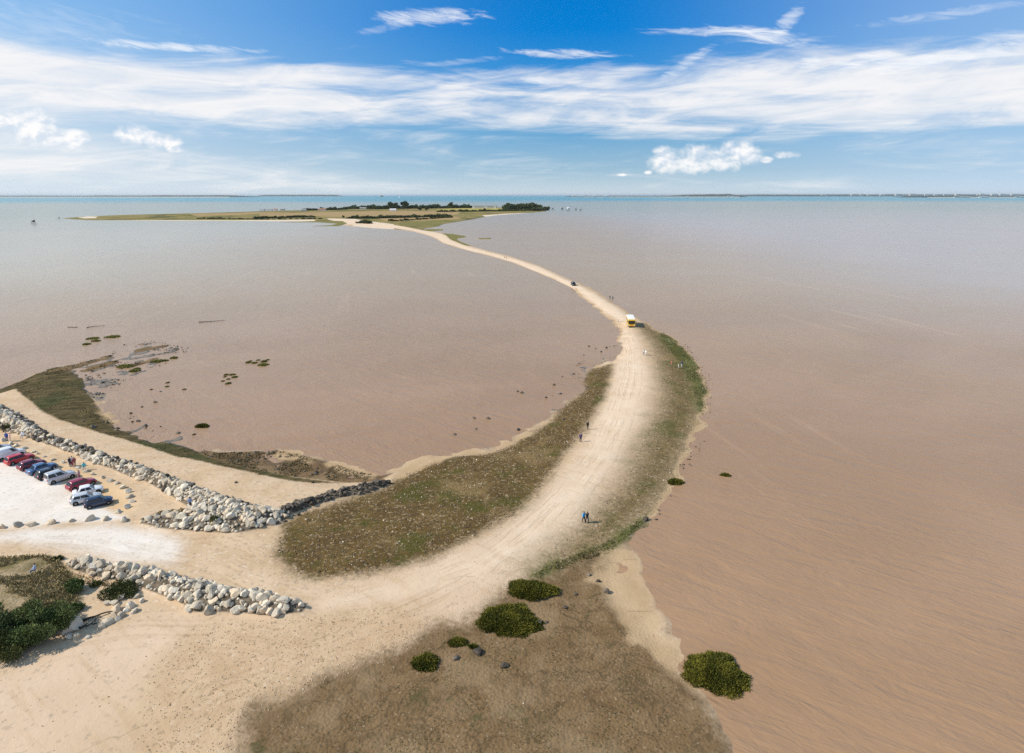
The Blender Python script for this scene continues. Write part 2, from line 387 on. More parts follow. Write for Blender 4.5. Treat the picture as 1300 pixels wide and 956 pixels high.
    pcol = t.mix(t.mapr(nm, .3, .7), (.40, .275, .155), (.47, .335, .20))
    pcol = t.mix(t.mapr(nf, .6, .75, 0, .35), pcol, (.3, .22, .15))
    col = t.mix(t.math('MULTIPLY', fac(pale, rag2, .9, .3), .85), col, pcol)
    # car park
    lcol = t.mix(t.mapr(nb, .3, .7), (.70, .64, .575), (.75, .695, .635))
    tyre = t.noise(t.mapping(pos, (.09, 2.2, 1), (0, 0, R(-14))), 1.2, 3, .6)
    lcol = t.mix(t.mapr(tyre, .5, .75, 0, .4), lcol, (.62, .53, .44))
    lcol = t.mix(t.mapr(nf, .6, .8, 0, .3), lcol, (.6, .5, .4))
    lcol = t.mix(t.mapr(st1, .85, .97, 0, .35), lcol, (.42, .36, .3))
    lcol = t.mix(t.mapr(t.noise(pos, .09, 5, .65), .5, .66, 0, .4), lcol, (.60, .51, .41))
    col = t.mix(t.math('MULTIPLY', fac(lot, rag, .7, .34), .93), col, lcol)
    ycol = t.mix(t.mapr(nm, .3, .7), (.58, .39, .21), (.66, .48, .30))
    col = t.mix(fac(yard, rag, .4, .3), col, ycol)
    # dune grass floor
    dcol = t.mix(t.mapr(nm, .35, .65), (.16, .125, .05), (.40, .30, .18))
    dcol = t.mix(t.mapr(nf, .5, .7, 0, .7), dcol, (.09, .085, .03))
    col = t.mix(t.math('MULTIPLY', fac(dune, rag, .6, .2), .95), col, dcol)
    rcol = t.mix(t.mapr(nf, .3, .7), (.07, .055, .038), (.20, .16, .115))  # bed under the boulders darkened to deepen the shaded gaps
    col = t.mix(fac(wall, rag, .3), col, rcol)
    # island
    big = t.noise(t.mapping(pos, (1, 1, 1)), .012, 4, .6); big2 = t.noise(pos, .05, 4, .6)
    icol = t.mix(t.mapr(big, .38, .62), (.27, .20, .08), (.17, .16, .045))
    icol = t.mix(t.mapr(t.noise(t.mapping(pos, (.02, .008, 1)), 1.0, 5, .65), .5, .62, 0, .75), icol, (.075, .075, .025))
    icol = t.mix(t.math('MULTIPLY', fac(ft, big2, .6), .7), icol, t.mix(big2, (.42, .27, .145), (.36, .25, .12)))
    icol = t.mix(t.math('MULTIPLY', fac(fg, big2, .4), .9), icol, t.mix(big2, (.33, .30, .07), (.42, .33, .12)))
    icol = t.mix(fac(sb, big2, .4), icol, (.64, .53, .41))
    col = t.mix(t.math('MULTIPLY', isl, t.math('SUBTRACT', 1.0, t.mapr(trk, .45, .55))), col, icol)
    col = t.mix(fac(mar, nm, .4), col, t.mix(nm, (.14, .13, .035), (.22, .19, .07)))
    # wheel ruts pressed along the track
    wobn = t.math('MULTIPLY', t.math('SUBTRACT', t.noise(pos, .12, 3), .5), 2.2)
    rut = None
    for q, sgn in zip(t.attr('mask_f'), (1, -1, 1, 1)):
        q = t.math('ADD', q, t.math('MULTIPLY', wobn, sgn))
        for off in (.0, 1.9, -2.4):
            dd = t.math('ABSOLUTE', t.math('SUBTRACT', t.math('ABSOLUTE', t.math('SUBTRACT', q, off)), .75))
            g_ = t.mapr(dd, .05, .34, 1 if off == 0 else .6, 0)
            rut = g_ if rut is None else t.math('MAXIMUM', rut, g_)
    rut = t.math('MULTIPLY', rut, t.mapr(t.noise(pos, .16, 4, .6), .38, .62))
    rut = t.math('MULTIPLY', rut, t.math('SUBTRACT', 1.0, t.math('MAXIMUM', t.math('MAXIMUM', gl, wall), t.math('MAXIMUM', isl, mud))))
    col = t.mix(t.math('MULTIPLY', rut, .38), col, t.mix(1.0, col, (.72, .66, .58), 'MULTIPLY'))
    # wet fringe of the tide: damp ground is darker
    wet = t.mapr(t.math('ADD', Z, t.math('MULTIPLY', t.math('SUBTRACT', nf, .5), .1)), .0, .10, .55, 0)
    wet = t.math('MULTIPLY', wet, t.math('SUBTRACT', 1.0, t.mapr(pale, .3, .6)))
    col = t.mix(wet, col, (.45, .42, .40), 'MULTIPLY')
    t.put(b.inputs['Base Color'], col)
    t.put(b.inputs['Roughness'], t.math('SUBTRACT', t.mapr(wet, 0, .5, .92, .45), t.math('MULTIPLY', shoal, .25)))
    b.inputs['Specular IOR Level'].default_value = .08
    rough_zone = t.math('MAXIMUM', t.math('MAXIMUM', gl, gr), t.math('MAXIMUM', t.math('MAXIMUM', weed, mud), dune))
    h = t.math('ADD', t.math('SUBTRACT', t.math('MULTIPLY', nf, .35), t.math('MULTIPLY', rut, .3)), t.math('MULTIPLY', t.vor(pos, 3.2), t.math('MULTIPLY', rough_zone, -.5)))
    h = t.math('ADD', h, t.math('MULTIPLY', nx, .12))
    t.put(b.inputs['Normal'], t.bump(h, .55, .25))
    return m

def mat_water():
    m, t, b = new_mat('muddy_tidal_water')
    pos = t.n('ShaderNodeNewGeometry').outputs['Position']
    sep = t.n('ShaderNodeSeparateXYZ'); t.put(sep.inputs[0], pos)
    X, Y = sep.outputs[0], sep.outputs[1]
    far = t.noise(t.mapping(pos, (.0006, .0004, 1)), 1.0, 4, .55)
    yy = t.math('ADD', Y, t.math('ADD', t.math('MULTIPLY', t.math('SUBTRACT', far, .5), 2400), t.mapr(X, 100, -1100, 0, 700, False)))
    patch = t.noise(t.mapping(pos, (.012, .02, 1), (0, 0, R(-25))), 1.0, 5, .6, .5)
    near = t.mix(t.mapr(patch, .35, .65), (.312, .192, .110), (.357, .223, .132))
    # silt is paler and redder close in, greyer further out; sides carry painted reflection
    near = t.mix(t.mapr(Y, 70, 420), near, t.mix(patch, (.365, .26, .148), (.405, .29, .17)))
    near = t.mix(t.math('MULTIPLY', t.mapr(X, 40, 330), t.mapr(Y, 90, 330)), near, (.405, .345, .30))  # reflected sky on the far right water mixed into its colour
    near = t.mix(t.math('MULTIPLY', t.mapr(X, -20, -420, 0, .8), t.mapr(Y, 110, 420)), near, (.43, .395, .32))  # sunward brightness of the left lagoon painted into its colour
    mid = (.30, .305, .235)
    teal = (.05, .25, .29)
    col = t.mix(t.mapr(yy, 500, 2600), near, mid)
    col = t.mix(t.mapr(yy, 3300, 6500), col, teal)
    # drifts of fine scum and silt in long wind lines
    lines = t.noise(t.mapping(pos, (.012, .16, 1), (0, 0, R(78))), 1.0, 6, .65, .5)
    lines2 = t.noise(t.mapping(pos, (.02, .30, 1), (0, 0, R(42))), 1.0, 5, .65, .4)
    big = t.noise(pos, .010, 3); big2 = t.noise(pos, .018, 3)
    scum = t.math('MULTIPLY', t.mapr(lines, .56, .72, 0, .5), t.mapr(big, .44, .62))
    scum = t.math('MAXIMUM', scum, t.math('MULTIPLY', t.mapr(lines2, .60, .72, 0, .4), t.mapr(big2, .46, .62)))
    col = t.mix(scum, col, t.mix(1.0, col, (1.38, 1.42, 1.5), 'MULTIPLY'))
    w1 = t.noise(t.mapping(pos, (.5, 1.6, 1), (0, 0, R(38))), 1.0, 4, .6, .9)
    w2 = t.noise(t.mapping(pos, (.13, .42, 1), (0, 0, R(28))), 1.0, 3, .55, .6)
    w3 = t.noise(t.mapping(pos, (.75, 2.6, 1), (0, 0, R(50))), 1.0, 3, .6)
    gust = t.mapr(t.noise(t.mapping(pos, (.008, .02, 1), (0, 0, R(40))), 1.0, 4, .6), .35, .65, .55, 1.15)
    # froth and glints painted paler on the crests; troughs tinted darker
    crest = t.math('MULTIPLY', t.mapr(t.math('ADD', t.math('MULTIPLY', w1, .6), t.math('MULTIPLY', w2, .4)),   .58, .70, 0, .36), gust)
    col = t.mix(crest, col, t.mix(1.0, col, (1.30, 1.36, 1.45), 'MULTIPLY'))
    trough = t.math('MULTIPLY', t.mapr(w1, .44, .30, 0, .14), gust)
    col = t.mix(trough, col, t.mix(1.0, col, (.84, .83, .82), 'MULTIPLY'))
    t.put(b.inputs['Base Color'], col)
    b.inputs['IOR'].default_value = 1.333
    b.inputs['Roughness'].default_value = .26
    b.inputs['Specular IOR Level'].default_value = .32
    hh = t.math('ADD', t.math('ADD', t.math('MULTIPLY', w1, .8), t.math('MULTIPLY', w2, 2.2)), t.math('MULTIPLY', w3, .25))
    t.put(b.inputs['Normal'], t.bump(t.math('MULTIPLY', hh, gust), .4, .5))
    return m

def mat_rock(name, use_attr, wet=False):
    m, t, b = new_mat(name)
    pos = t.n('ShaderNodeNewGeometry').outputs['Position']
    if use_attr:
        rnd = t.n('ShaderNodeAttribute', attribute_name='tone').outputs['Fac']
    else:
        rnd = t.n('ShaderNodeObjectInfo').outputs['Random']
    n1 = t.noise(pos, 1.8, 5, .65); n2 = t.noise(pos, 9, 3, .6)
    if wet:
        a, c = (.045, .037, .028), (.18, .145, .11)
    else:
        a, c = (.42, .36, .275), (.80, .715, .585)
    col = t.mix(rnd, a, c)
    if not wet:
        col = t.mix(t.mapr(rnd, .72, .78, 0, .55), col, (.50, .35, .2))
    col = t.mix(t.mapr(n1, .5, .72, 0, .65), col, tuple(v * .5 for v in a))
    col = t.mix(t.mapr(n2, .62, .75, 0, .35), col, tuple(v * .4 for v in a))
    t.put(b.inputs['Base Color'], col)
    b.inputs['Roughness'].default_value = .9 if not wet else .6
    b.inputs['Specular IOR Level'].default_value = .2
    t.put(b.inputs['Normal'], t.bump(t.noise(pos, 5, 5, .65), .5, .12))
    return m

def mat_leaf(name, a, c, scale=.9, trans=.25):
    m, t, b = new_mat(name)
    pos = t.n('ShaderNodeNewGeometry').outputs['Position']
    n = t.noise(pos, scale, 4, .6)
    n2 = t.noise(pos, scale * 7, 2, .6)
    col = t.mix(t.mapr(n, .35, .65), a, c)
    col = t.mix(t.mapr(n2, .5, .75, 0, .5), col, tuple(min(1, v * 1.5) for v in c))
    t.put(b.inputs['Base Color'], col)
    b.inputs['Roughness'].default_value = .75
    b.inputs['Specular IOR Level'].default_value = .2
    return m

def mat_pebble(lo=(.07, .05, .03), hi=(.36, .27, .17)):
    m, t, b = new_mat('shingle_stone')
    tone = t.n('ShaderNodeAttribute', attribute_name='tone').outputs['Fac']
    col = t.mix(tone, lo, hi)
    t.put(b.inputs['Base Color'], t.mix(t.mapr(tone, .9, .97), col, (.58, .48, .36)))
    b.inputs['Roughness'].default_value = .9; b.inputs['Specular IOR Level'].default_value = .2
    return m
M = {}
M['ground'] = mat_ground()
M['water'] = mat_water()
M['rock'] = mat_rock('limestone_boulder', False)
M['rock_bulk'] = mat_rock('limestone_boulder_heap', True)
M['rock_wet'] = mat_rock('wet_dark_boulder', False, True)
M['rock_wet_bulk'] = mat_rock('wet_dark_boulder_heap', True, True)
M['pebble'] = mat_pebble()
M['pebble_light'] = mat_pebble((.24, .165, .09), (.6, .46, .32))
M['cord'] = mat_leaf('cordgrass', (.06, .064, .008), (.165, .15, .02), .6)
M['cordw'] = mat_leaf('bay_cordgrass', (.11, .112, .02), (.21, .195, .045))
M['dune'] = mat_leaf('dry_dune_grass', (.16, .13, .05), (.36, .28, .14))
M['shrub'] = mat_leaf('shrub_leaves', (.05, .075, .02), (.165, .20, .065), .7)
M['weed'] = mat_leaf('seaweed', (.02, .026, .008), (.06, .065, .02))
M['verge'] = mat_leaf('verge_grass', (.06, .062, .014), (.15, .135, .04))
M['tree'] = mat_leaf('tree_leaves', (.042, .06, .02), (.105, .13, .046), .25)
M['treeb'] = mat_leaf('bush_leaves', (.045, .058, .016), (.11, .115, .032), .25)
M['bark'] = simple('bark', (.09, .07, .05), .9)
M['wood'] = simple('dark_driftwood', (.035, .028, .022), .85)
M['hut'] = simple('weathered_planks', (.10, .085, .07), .85)
M['glass'] = simple('dark_glass', (.012, .016, .022), .08, 0, .1, 2, .6)
M['tyre'] = simple('tyre_rubber', (.018, .018, .018), .85)
M['rim'] = simple('alloy_rim', (.5, .5, .5), .35, .7)
M['black'] = simple('black_plastic', (.02, .02, .02), .6)
M['lampw'] = simple('clear_lamp', (.75, .76, .78), .15)
M['lampr'] = simple('red_lamp', (.45, .02, .02), .25)
M['white'] = simple('white_paint', (.8, .8, .79), .45, 0, .05)
M['stone'] = simple('pale_render', (.55, .53, .5), .8)
M['slate'] = simple('grey_roof', (.3, .3, .31), .8)
M['tile'] = simple('clay_roof', (.42, .2, .12), .85)
M['fort'] = simple('grey_fort_stone', (.30, .28, .26), .85)
M['skin'] = simple('skin', (.52, .33, .24), .6, 0, .05)
M['hair'] = simple('brown_hair', (.04, .025, .015), .6)
M['shoe'] = simple('shoe', (.03, .03, .035), .7)
M['bushfar'] = simple('far_woodland', (.045, .065, .045), .9, 0, .3, .02)
M['sandfar'] = simple('far_beach', (.6, .52, .42), .9, 0, .1, .02)

# ------------------------------------------------------------------ object helpers
def tag(o, label=None, cat=None, group=None, kind=None):
    if label: o['label'] = label
    if cat: o['category'] = cat
    if group: o['group'] = group
    if kind: o['kind'] = kind
    return o

def link(o, parent=None):
    COL.objects.link(o)
    if parent is not None: o.parent = parent
    return o

def obj(name, mesh, mat=None, parent=None, loc=None):
    if mat is not None and not mesh.materials:
        mesh.materials.append(mat)
    o = bpy.data.objects.new(name, mesh)
    link(o, parent)
    if loc is not None: o.location = loc
    return o

def bm_obj(name, bm, mat, parent=None, loc=None, smooth=False):
    me = bpy.data.meshes.new(name)
    bmesh.ops.recalc_face_normals(bm, faces=bm.faces)
    bm.to_mesh(me); bm.free()
    if smooth:
        me.polygons.foreach_set('use_smooth', [True] * len(me.polygons))
    return obj(name, me, mat, parent, loc)

def np_mesh(name, V, Fc, smooth=False):
    """V (n,3), Fc (m,k) all faces same size"""
    V = np.asarray(V, np.float32); Fc = np.asarray(Fc, np.int32)
    me = bpy.data.meshes.new(name)
    me.vertices.add(len(V)); me.vertices.foreach_set('co', V.ravel())
    k = Fc.shape[1]
    me.loops.add(Fc.size); me.loops.foreach_set('vertex_index', Fc.ravel())
    me.polygons.add(len(Fc))
    me.polygons.foreach_set('loop_start', np.arange(len(Fc), dtype=np.int32) * k)
    me.polygons.foreach_set('loop_total', np.full(len(Fc), k, np.int32))
    me.polygons.foreach_set('use_smooth', np.full(len(Fc), smooth))
    me.update(); me.validate()
    return me

def empty(name, loc, rz=0.0):
    o = bpy.data.objects.new(name, None); link(o)
    o.empty_display_size = .3
    o.location = loc; o.rotation_euler = (0, 0, rz)
    return o

def copy_tree(o, parent=None):
    c = o.copy(); link(c, parent)
    for ch in list(o.children): copy_tree(ch, c)
    return c

def box(bm, x0, x1, y0, y1, z0, z1):
    vs = [bm.verts.new(p) for p in ((x0,y0,z0),(x1,y0,z0),(x1,y1,z0),(x0,y1,z0),(x0,y0,z1),(x1,y0,z1),(x1,y1,z1),(x0,y1,z1))]
    for f in ((3,2,1,0),(4,5,6,7),(0,1,5,4),(1,2,6,5),(2,3,7,6),(3,0,4,7)):
        bm.faces.new([vs[i] for i in f])

def tube(bm, a, b, r0, r1=None, n=8):
    a = Vector(a); b = Vector(b); r1 = r0 if r1 is None else r1
    d = (b - a).normalized(); q = d.to_track_quat('Z', 'Y')
    ra = [bm.verts.new(a + q @ Vector((math.cos(2*math.pi*i/n)*r0, math.sin(2*math.pi*i/n)*r0, 0))) for i in range(n)]
    rb = [bm.verts.new(b + q @ Vector((math.cos(2*math.pi*i/n)*r1, math.sin(2*math.pi*i/n)*r1, 0))) for i in range(n)]
    for i in range(n):
        bm.faces.new((ra[i], ra[(i+1)%n], rb[(i+1)%n], rb[i]))
    bm.faces.new(ra[::-1]); bm.faces.new(rb)

def slab(bm, quad, t):
    """thin prism: quad of 3-d points pushed t along its normal"""
    q = [Vector(p) for p in quad]
    n = (q[1]-q[0]).cross(q[2]-q[0]).normalized() * t
    a = [bm.verts.new(p) for p in q]; b = [bm.verts.new(p + n) for p in q]
    k = len(q)
    bm.faces.new(a[::-1]); bm.faces.new(b)
    for i in range(k): bm.faces.new((a[i], a[(i+1)%k], b[(i+1)%k], b[i]))

# ------------------------------------------------------------------ ground and water
def build_ground():
    xs = np.concatenate([np.linspace(-4000, -1250, 10), np.arange(-1200, -150, 3.2), np.arange(-150, 118, .7), np.arange(118, 420, 4), np.linspace(430, 4000, 12)])
    ys = [-250, -100, 0, 20, 34]
    y = 38.0
    while y < 2900:
        ys.append(y); y += max(.6, .0055 * y)
    ys += [3300, 4200]
    ys = np.array(ys)
    X, Y = np.meshgrid(xs, ys)
    z, masks = terrain(X.ravel(), Y.ravel(), True)
    V = np.stack([X.ravel(), Y.ravel(), z], -1)
    nx, ny = len(xs), len(ys)
    i = np.arange((nx - 1) * (ny - 1)); r = i // (nx - 1); c = i % (nx - 1)
    a = r * nx + c
    Fc = np.stack([a, a + 1, a + nx + 1, a + nx], -1)
    me = np_mesh('ground', V, Fc, True)
    for nm, arr in zip('abcdfe', masks):
        at = me.attributes.new('mask_' + nm, 'FLOAT_COLOR', 'POINT')
        at.data.foreach_set('color', arr.astype(np.float32).ravel())
    o = obj('ground', me, M['ground'])
    tag(o, kind='structure')

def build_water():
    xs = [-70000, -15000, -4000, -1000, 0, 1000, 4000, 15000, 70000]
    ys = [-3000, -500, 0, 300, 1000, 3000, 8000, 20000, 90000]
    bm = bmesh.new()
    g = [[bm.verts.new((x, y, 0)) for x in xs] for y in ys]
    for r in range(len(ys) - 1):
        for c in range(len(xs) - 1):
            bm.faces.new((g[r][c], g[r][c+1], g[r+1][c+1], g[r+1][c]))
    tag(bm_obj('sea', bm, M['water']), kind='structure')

build_ground()
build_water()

# ------------------------------------------------------------------ boulders
def rock_arrays(seed, sub):
    rg = random.Random(seed)
    bm = bmesh.new()
    bmesh.ops.create_icosphere(bm, subdivisions=sub, radius=1.0)
    planes = []
    for _ in range(9):
        n = Vector((rg.gauss(0,1), rg.gauss(0,1), rg.gauss(0,1))).normalized()
        planes.append((n, rg.uniform(.42, .74)))
    sx, sy, sz = rg.uniform(.85, 1.25), rg.uniform(.75, 1.0), rg.uniform(.6, .85)
    for v in bm.verts:
        p = v.co.copy()
        for n, d in planes:
            e = p.dot(n) - d
            if e > 0: p -= n * e
        p *= 1.42
        v.co = (p.x * sx, p.y * sy, p.z * sz)
    bm.verts.ensure_lookup_table()
    V = np.array([v.co[:] for v in bm.verts]); Fc = np.array([[v.index for v in f.verts] for f in bm.faces])
    bm.free()
    return V, Fc

ROCKS = [rock_arrays(100 + i, 2) for i in range(12)]
ROCKS_LO = [rock_arrays(100 + i, 2 if False else 1) for i in range(12)]
ROCK_ME = {}
def rock_mesh(i, key):
    if (i, key) not in ROCK_ME:
        me = np_mesh('boulder_mesh', *ROCKS[i]); me.materials.append(M[key]); ROCK_ME[(i, key)] = me
    return ROCK_ME[(i, key)]

def place_rock(name, i, loc, s, key, rot=None):
    o = bpy.data.objects.new(name, rock_mesh(i % 12, key)); link(o)
    o.location = loc; o.scale = (s, s, s)
    o.rotation_euler = rot or (random.uniform(-.5,.5), random.uniform(-.5,.5), random.uniform(0, 6.28))
    return o

def rand_in(pg, n, rg=RNG):
    lo = pg.min(0); hi = pg.max(0)
    pts = lo + rg.random((n, 2)) * (hi - lo)
    return pts[sdf(pts[:,0], pts[:,1], pg) > .15]

def scatter_min(pts, dist):
    cell = {}; keep = []
    for k, (x, y) in enumerate(pts):
        cx, cy = int(math.floor(x / dist)), int(math.floor(y / dist)); ok = True
        for a in (-1, 0, 1):
            for b in (-1, 0, 1):
                for (u, v) in cell.get((cx + a, cy + b), ()):
                    if (u - x) ** 2 + (v - y) ** 2 < dist * dist: ok = False
        if ok:
            cell.setdefault((cx, cy), []).append((x, y)); keep.append(k)
    return pts[keep]

def bulk_rocks(name, items, key, lo=True):
    Vs = []; Fs = []; T = []; off = 0
    src = ROCKS_LO if lo else ROCKS
    for (x, y, z, s, i) in items:
        V, Fc = src[i % 12]
        e = Euler((random.uniform(-.5,.5), random.uniform(-.5,.5), random.uniform(0, 6.28))).to_matrix()
        W = (V * s) @ np.array(e).T + np.array((x, y, z))
        Vs.append(W); Fs.append(Fc + off); off += len(V)
        T.append(np.full(len(V), random.random()))
    me = np_mesh(name, np.concatenate(Vs), np.concatenate(Fs))
    at = me.attributes.new('tone', 'FLOAT', 'POINT')
    at.data.foreach_set('value', np.concatenate(T).astype(np.float32))
    return obj(name, me, M[key])

def wall_rocks():
    items = []   # x,y,z,s,i,key,which
    for pg, which, size, dist in ((WALLU, 'upper', .37, .43), (ARM, 'arm', .32, .38), (WALLL, 'lower', .40, .47)):
        n = int(np.prod(pg.max(0) - pg.min(0)) * 20)
        pts = scatter_min(rand_in(pg, n), dist)
        z = terrain(pts[:,0], pts[:,1])
        d = sdf(pts[:,0], pts[:,1], pg)
        nz = fbm(pts[:,0], pts[:,1], 6, 2, 77)
        for k, (x, y) in enumerate(pts):
            s = size * (.5 + 1.15 * random.random() ** 1.6)
            zz = z[k] + s * .22
            key = 'rock'
            if which == 'arm':
                key = 'rock_wet' if x > -37 or random.random() < .45 else 'rock'
            if which == 'upper':
                # seaward foot of the wall is stained dark by the tide
                sea = sdf(np.array([x + .4]), np.array([y + 1.4]), pg)[0] < .15
                if sea and random.random() < .62: key = 'rock_wet'
                if nz[k] > .72 and random.random() < .3: key = 'rock_wet'
            items.append((x, y, zz, s, random.randrange(12), key, which))
    items.sort(key=lambda q: -q[3] / math.sqrt(q[0]**2 + q[1]**2 + 46**2))
    infr = lambda q: (q[0] / max(q[1] * CT + (46 - q[2]) * ST, 1)) > -.84
    top = [q for q in items if infr(q)][:300]
    ids = set(id(q) for q in top)
    LAB = {('lower','rock'): ('angular pale limestone boulder of the low groyne beside the beach track', 'boulders of the lower groyne'),
           ('upper','rock'): ('pale grey boulder of the long rock wall above the car park', 'pale boulders of the long rock wall'),
           ('upper','rock_wet'): ('dark tide stained boulder at the seaward foot of the long rock wall', 'dark boulders of the long rock wall'),
           ('arm','rock'): ('pale boulder in the narrow rock arm running out to the bay', 'pale boulders of the rock arm'),
           ('arm','rock_wet'): ('dark wet boulder in the narrow rock arm running out to the bay', 'dark boulders of the rock arm')}
    for (x, y, z, s, i, key, which) in top:
        lab, grp = LAB[(which, key)]
        tag(place_rock('riprap_boulder', i, (x, y, z), s, key), lab, 'boulder', grp)
    for key, nm, lab in (('rock', 'riprap_heap', 'heaped pale boulders further back along the long rock wall'),
                         ('rock_wet', 'dark_riprap_heap', 'dark tide stained boulders heaped along the seaward foot of the wall')):
        rest = [(x, y, z, s, i) for q in items if id(q) not in ids and q[5] == key for (x, y, z, s, i) in [q[:5]]]
        tag(bulk_rocks(nm, rest, key + '_bulk'), lab, 'boulders', kind='stuff')
wall_rocks()

KERB1 = [(4,560),(14,564),(21,566.5),(31,570),(42,574),(48,576.5),(56.5,580),(67,584),(80,587.5),(88,589),(98.5,594.5),(108.5,599),(118,603),(130.5,607),
         (139,611),(147.5,614.5),(156,619.5),(162.5,625),(165,631.5),(168,637.5),(161,645),(151.5,650.5)]
KERB2 = [(158,661),(134,660),(114,660),(91,662),(64,665),(38,667),(22,668.5),(2,670)]
for px, py in KERB1:
    g = G(px, py); s = random.uniform(.3, .5)
    tag(place_rock('kerb_boulder', random.randrange(12), g + Vector((0, 0, s*.28)), s, 'rock'),
        'rounded tan boulder in the curved row between parked cars and the rock wall', 'boulder', 'boulders lining the sandy footway')
for px, py in KERB2:
    g = G(px, py); s = random.uniform(.36, .62)
    tag(place_rock('kerb_boulder', random.randrange(12), g + Vector((0, 0, s*.28)), s, 'rock'),
        'grey boulder in the straight row between the car park and the lane', 'boulder', 'boulders along the lane edge')
LOOSE = [(63,804,.6),(73,798,.62),(82,798,.95),(92,799,1.15),(88.6,809,.4),(98,809,.5),(112,809,.35),(129.6,797,.5),(137.7,790,.7),(145,767,.6),(154,759,.6),
         (165.5,770,.6),(160,776,.4),(171,776,.4),(154,782,.55),(144,782,.45),(148,775,.7),(136,767,.4),(149,787,.4),(180,764,.4),(174,758,.45)]
for px, py, s in LOOSE:
    g = G(px, py); s *= .85
    tag(place_rock('loose_boulder', random.randrange(12), g + Vector((0, 0, s*.25)), s, 'rock'),
        'loose pale boulder tumbled on the stony slope between the shrubs and the groyne', 'boulder', 'boulders tumbled below the groyne')
DARKS = [(397,613),(300,613),(106,535),(118,543),(122,541),(131,536),(137,537),(147,546),(166,525),(197,511),(234,495),(204,497),(192,495),(180,517),(176,535),(150,544),(204,542),
         (226,550),(168,536),(185,541),(246,552),(715,533),(703,489),(693,505),(662,499),(657,497),(619,532),(602,531),(604,545),(577,552),(658,546),(741,451),(748,440),(756,443),
         (763,447),(770,442),(735,462),(728,475),(712,500),(820,660),(759,738),(747,730),(717,772),(694,790),(579,836),(606,828),(640,845),(683,790),(730,755),(770,752),(362,662),(379,654),(352,664),(377,645)]
for px, py in DARKS:
    g = G(px, py); s = random.uniform(.22, .42)
    tag(place_rock('shore_stone', random.randrange(12), g + Vector((0, 0, s*.2)), s, 'rock_wet'),
        'small dark weedy stone on the tidal flats', 'stone', 'dark stones scattered on the tidal flats')

# loose shingle and weed scattered over the brown ground
def scatter_pebbles():
    items = []; lights = []
    for pg, n, lo, hi in ((FORE, 2600, .03, .08), (GRAVL, 9000, .04, .15), (GRAVR, 7000, .04, .13), (MUD, 420, .03, .07), (TRACK, 3500, .03, .07)):
        pts = rand_in(pg, n * 3)[:n]
        pts = pts[pts[:,1] < 230]
        z = terrain(pts[:,0], pts[:,1])
        for k, (x, y) in enumerate(pts):
            s = lo + (hi - lo) * random.random() ** 2.5
            (lights if pg is FORE or pg is TRACK else items).append((x, y, z[k] + s*.1, s, random.randrange(12)))
    tag(bulk_rocks('light_shingle', lights, 'pebble_light'), 'small tan stones strewn over the sandy foreground', 'pebbles', kind='stuff')
    tag(bulk_rocks('shingle', items, 'pebble'), 'loose pale stones strewn over the brown foreshore', 'pebbles', kind='stuff')
scatter_pebbles()

def scatter_lumps():
    items = []
    for pg, n in ((SHOALL, 750), (SHOALC, 160), (SHOALD, 320), (SHOALB, 160)):
        pts = rand_in(pg, n * 5)
        f = fbm(pts[:,0], pts[:,1], 6, 3, 91)
        pts = pts[f > .52][:n]
        z = np.maximum(terrain(pts[:,0], pts[:,1]), -.08)
        for k, (x, y) in enumerate(pts):
            s = .08 + .26 * random.random() ** 3
            items.append((x, y, z[k], s, random.randrange(12)))
    shore = poly([(830,414),(876,440),(905,480),(906,515),(896,560),(872,605),(845,650),(815,680),(800,672),(845,625),(862,585),(885,540),(892,505),(888,478),(866,448)], 0)
    pts = rand_in(shore, 4000); dn = sdf(pts[:,0], pts[:,1], NEAR)
    pts = pts[(dn < .1) & (dn > -2.6 + 1.6 * fbm(pts[:,0], pts[:,1], 7, 2, 33))][:520]
    for x, y in pts:
        items.append((x, y, -.04, .08 + .2 * random.random() ** 2, random.randrange(12)))
    tag(bulk_rocks('weedy_lumps', items, 'rock_wet_bulk'), 'small dark weedy lumps breaking the shallow water', 'mud lumps', kind='stuff')
scatter_lumps()

def leaf_mesh(name, centers, size, up=.5, aspect=.45, outward=None):
    """one small folded quad per centre"""
    n = len(centers)
    d = RNG.normal(size=(n, 3)); 
    if outward is not None: d = d * .55 + outward
    d[:, 2] = d[:, 2] + up
    d /= np.linalg.norm(d, axis=1)[:, None]
    s = RNG.normal(size=(n, 3)); s -= d * (s * d).sum(1)[:, None]; s /= np.linalg.norm(s, axis=1)[:, None]
    L = size * RNG.uniform(.6, 1.4, n)[:, None]
    a = centers - s * L * aspect * .5; b = centers + s * L * aspect * .5
    c = centers + d * L + s * L * .1; e = centers + d * L - s * L * .1
    V = np.concatenate([a, b, c, e])
    i = np.arange(n)
    return V, np.stack([i, i + n, i + 2*n, i + 3*n], -1)

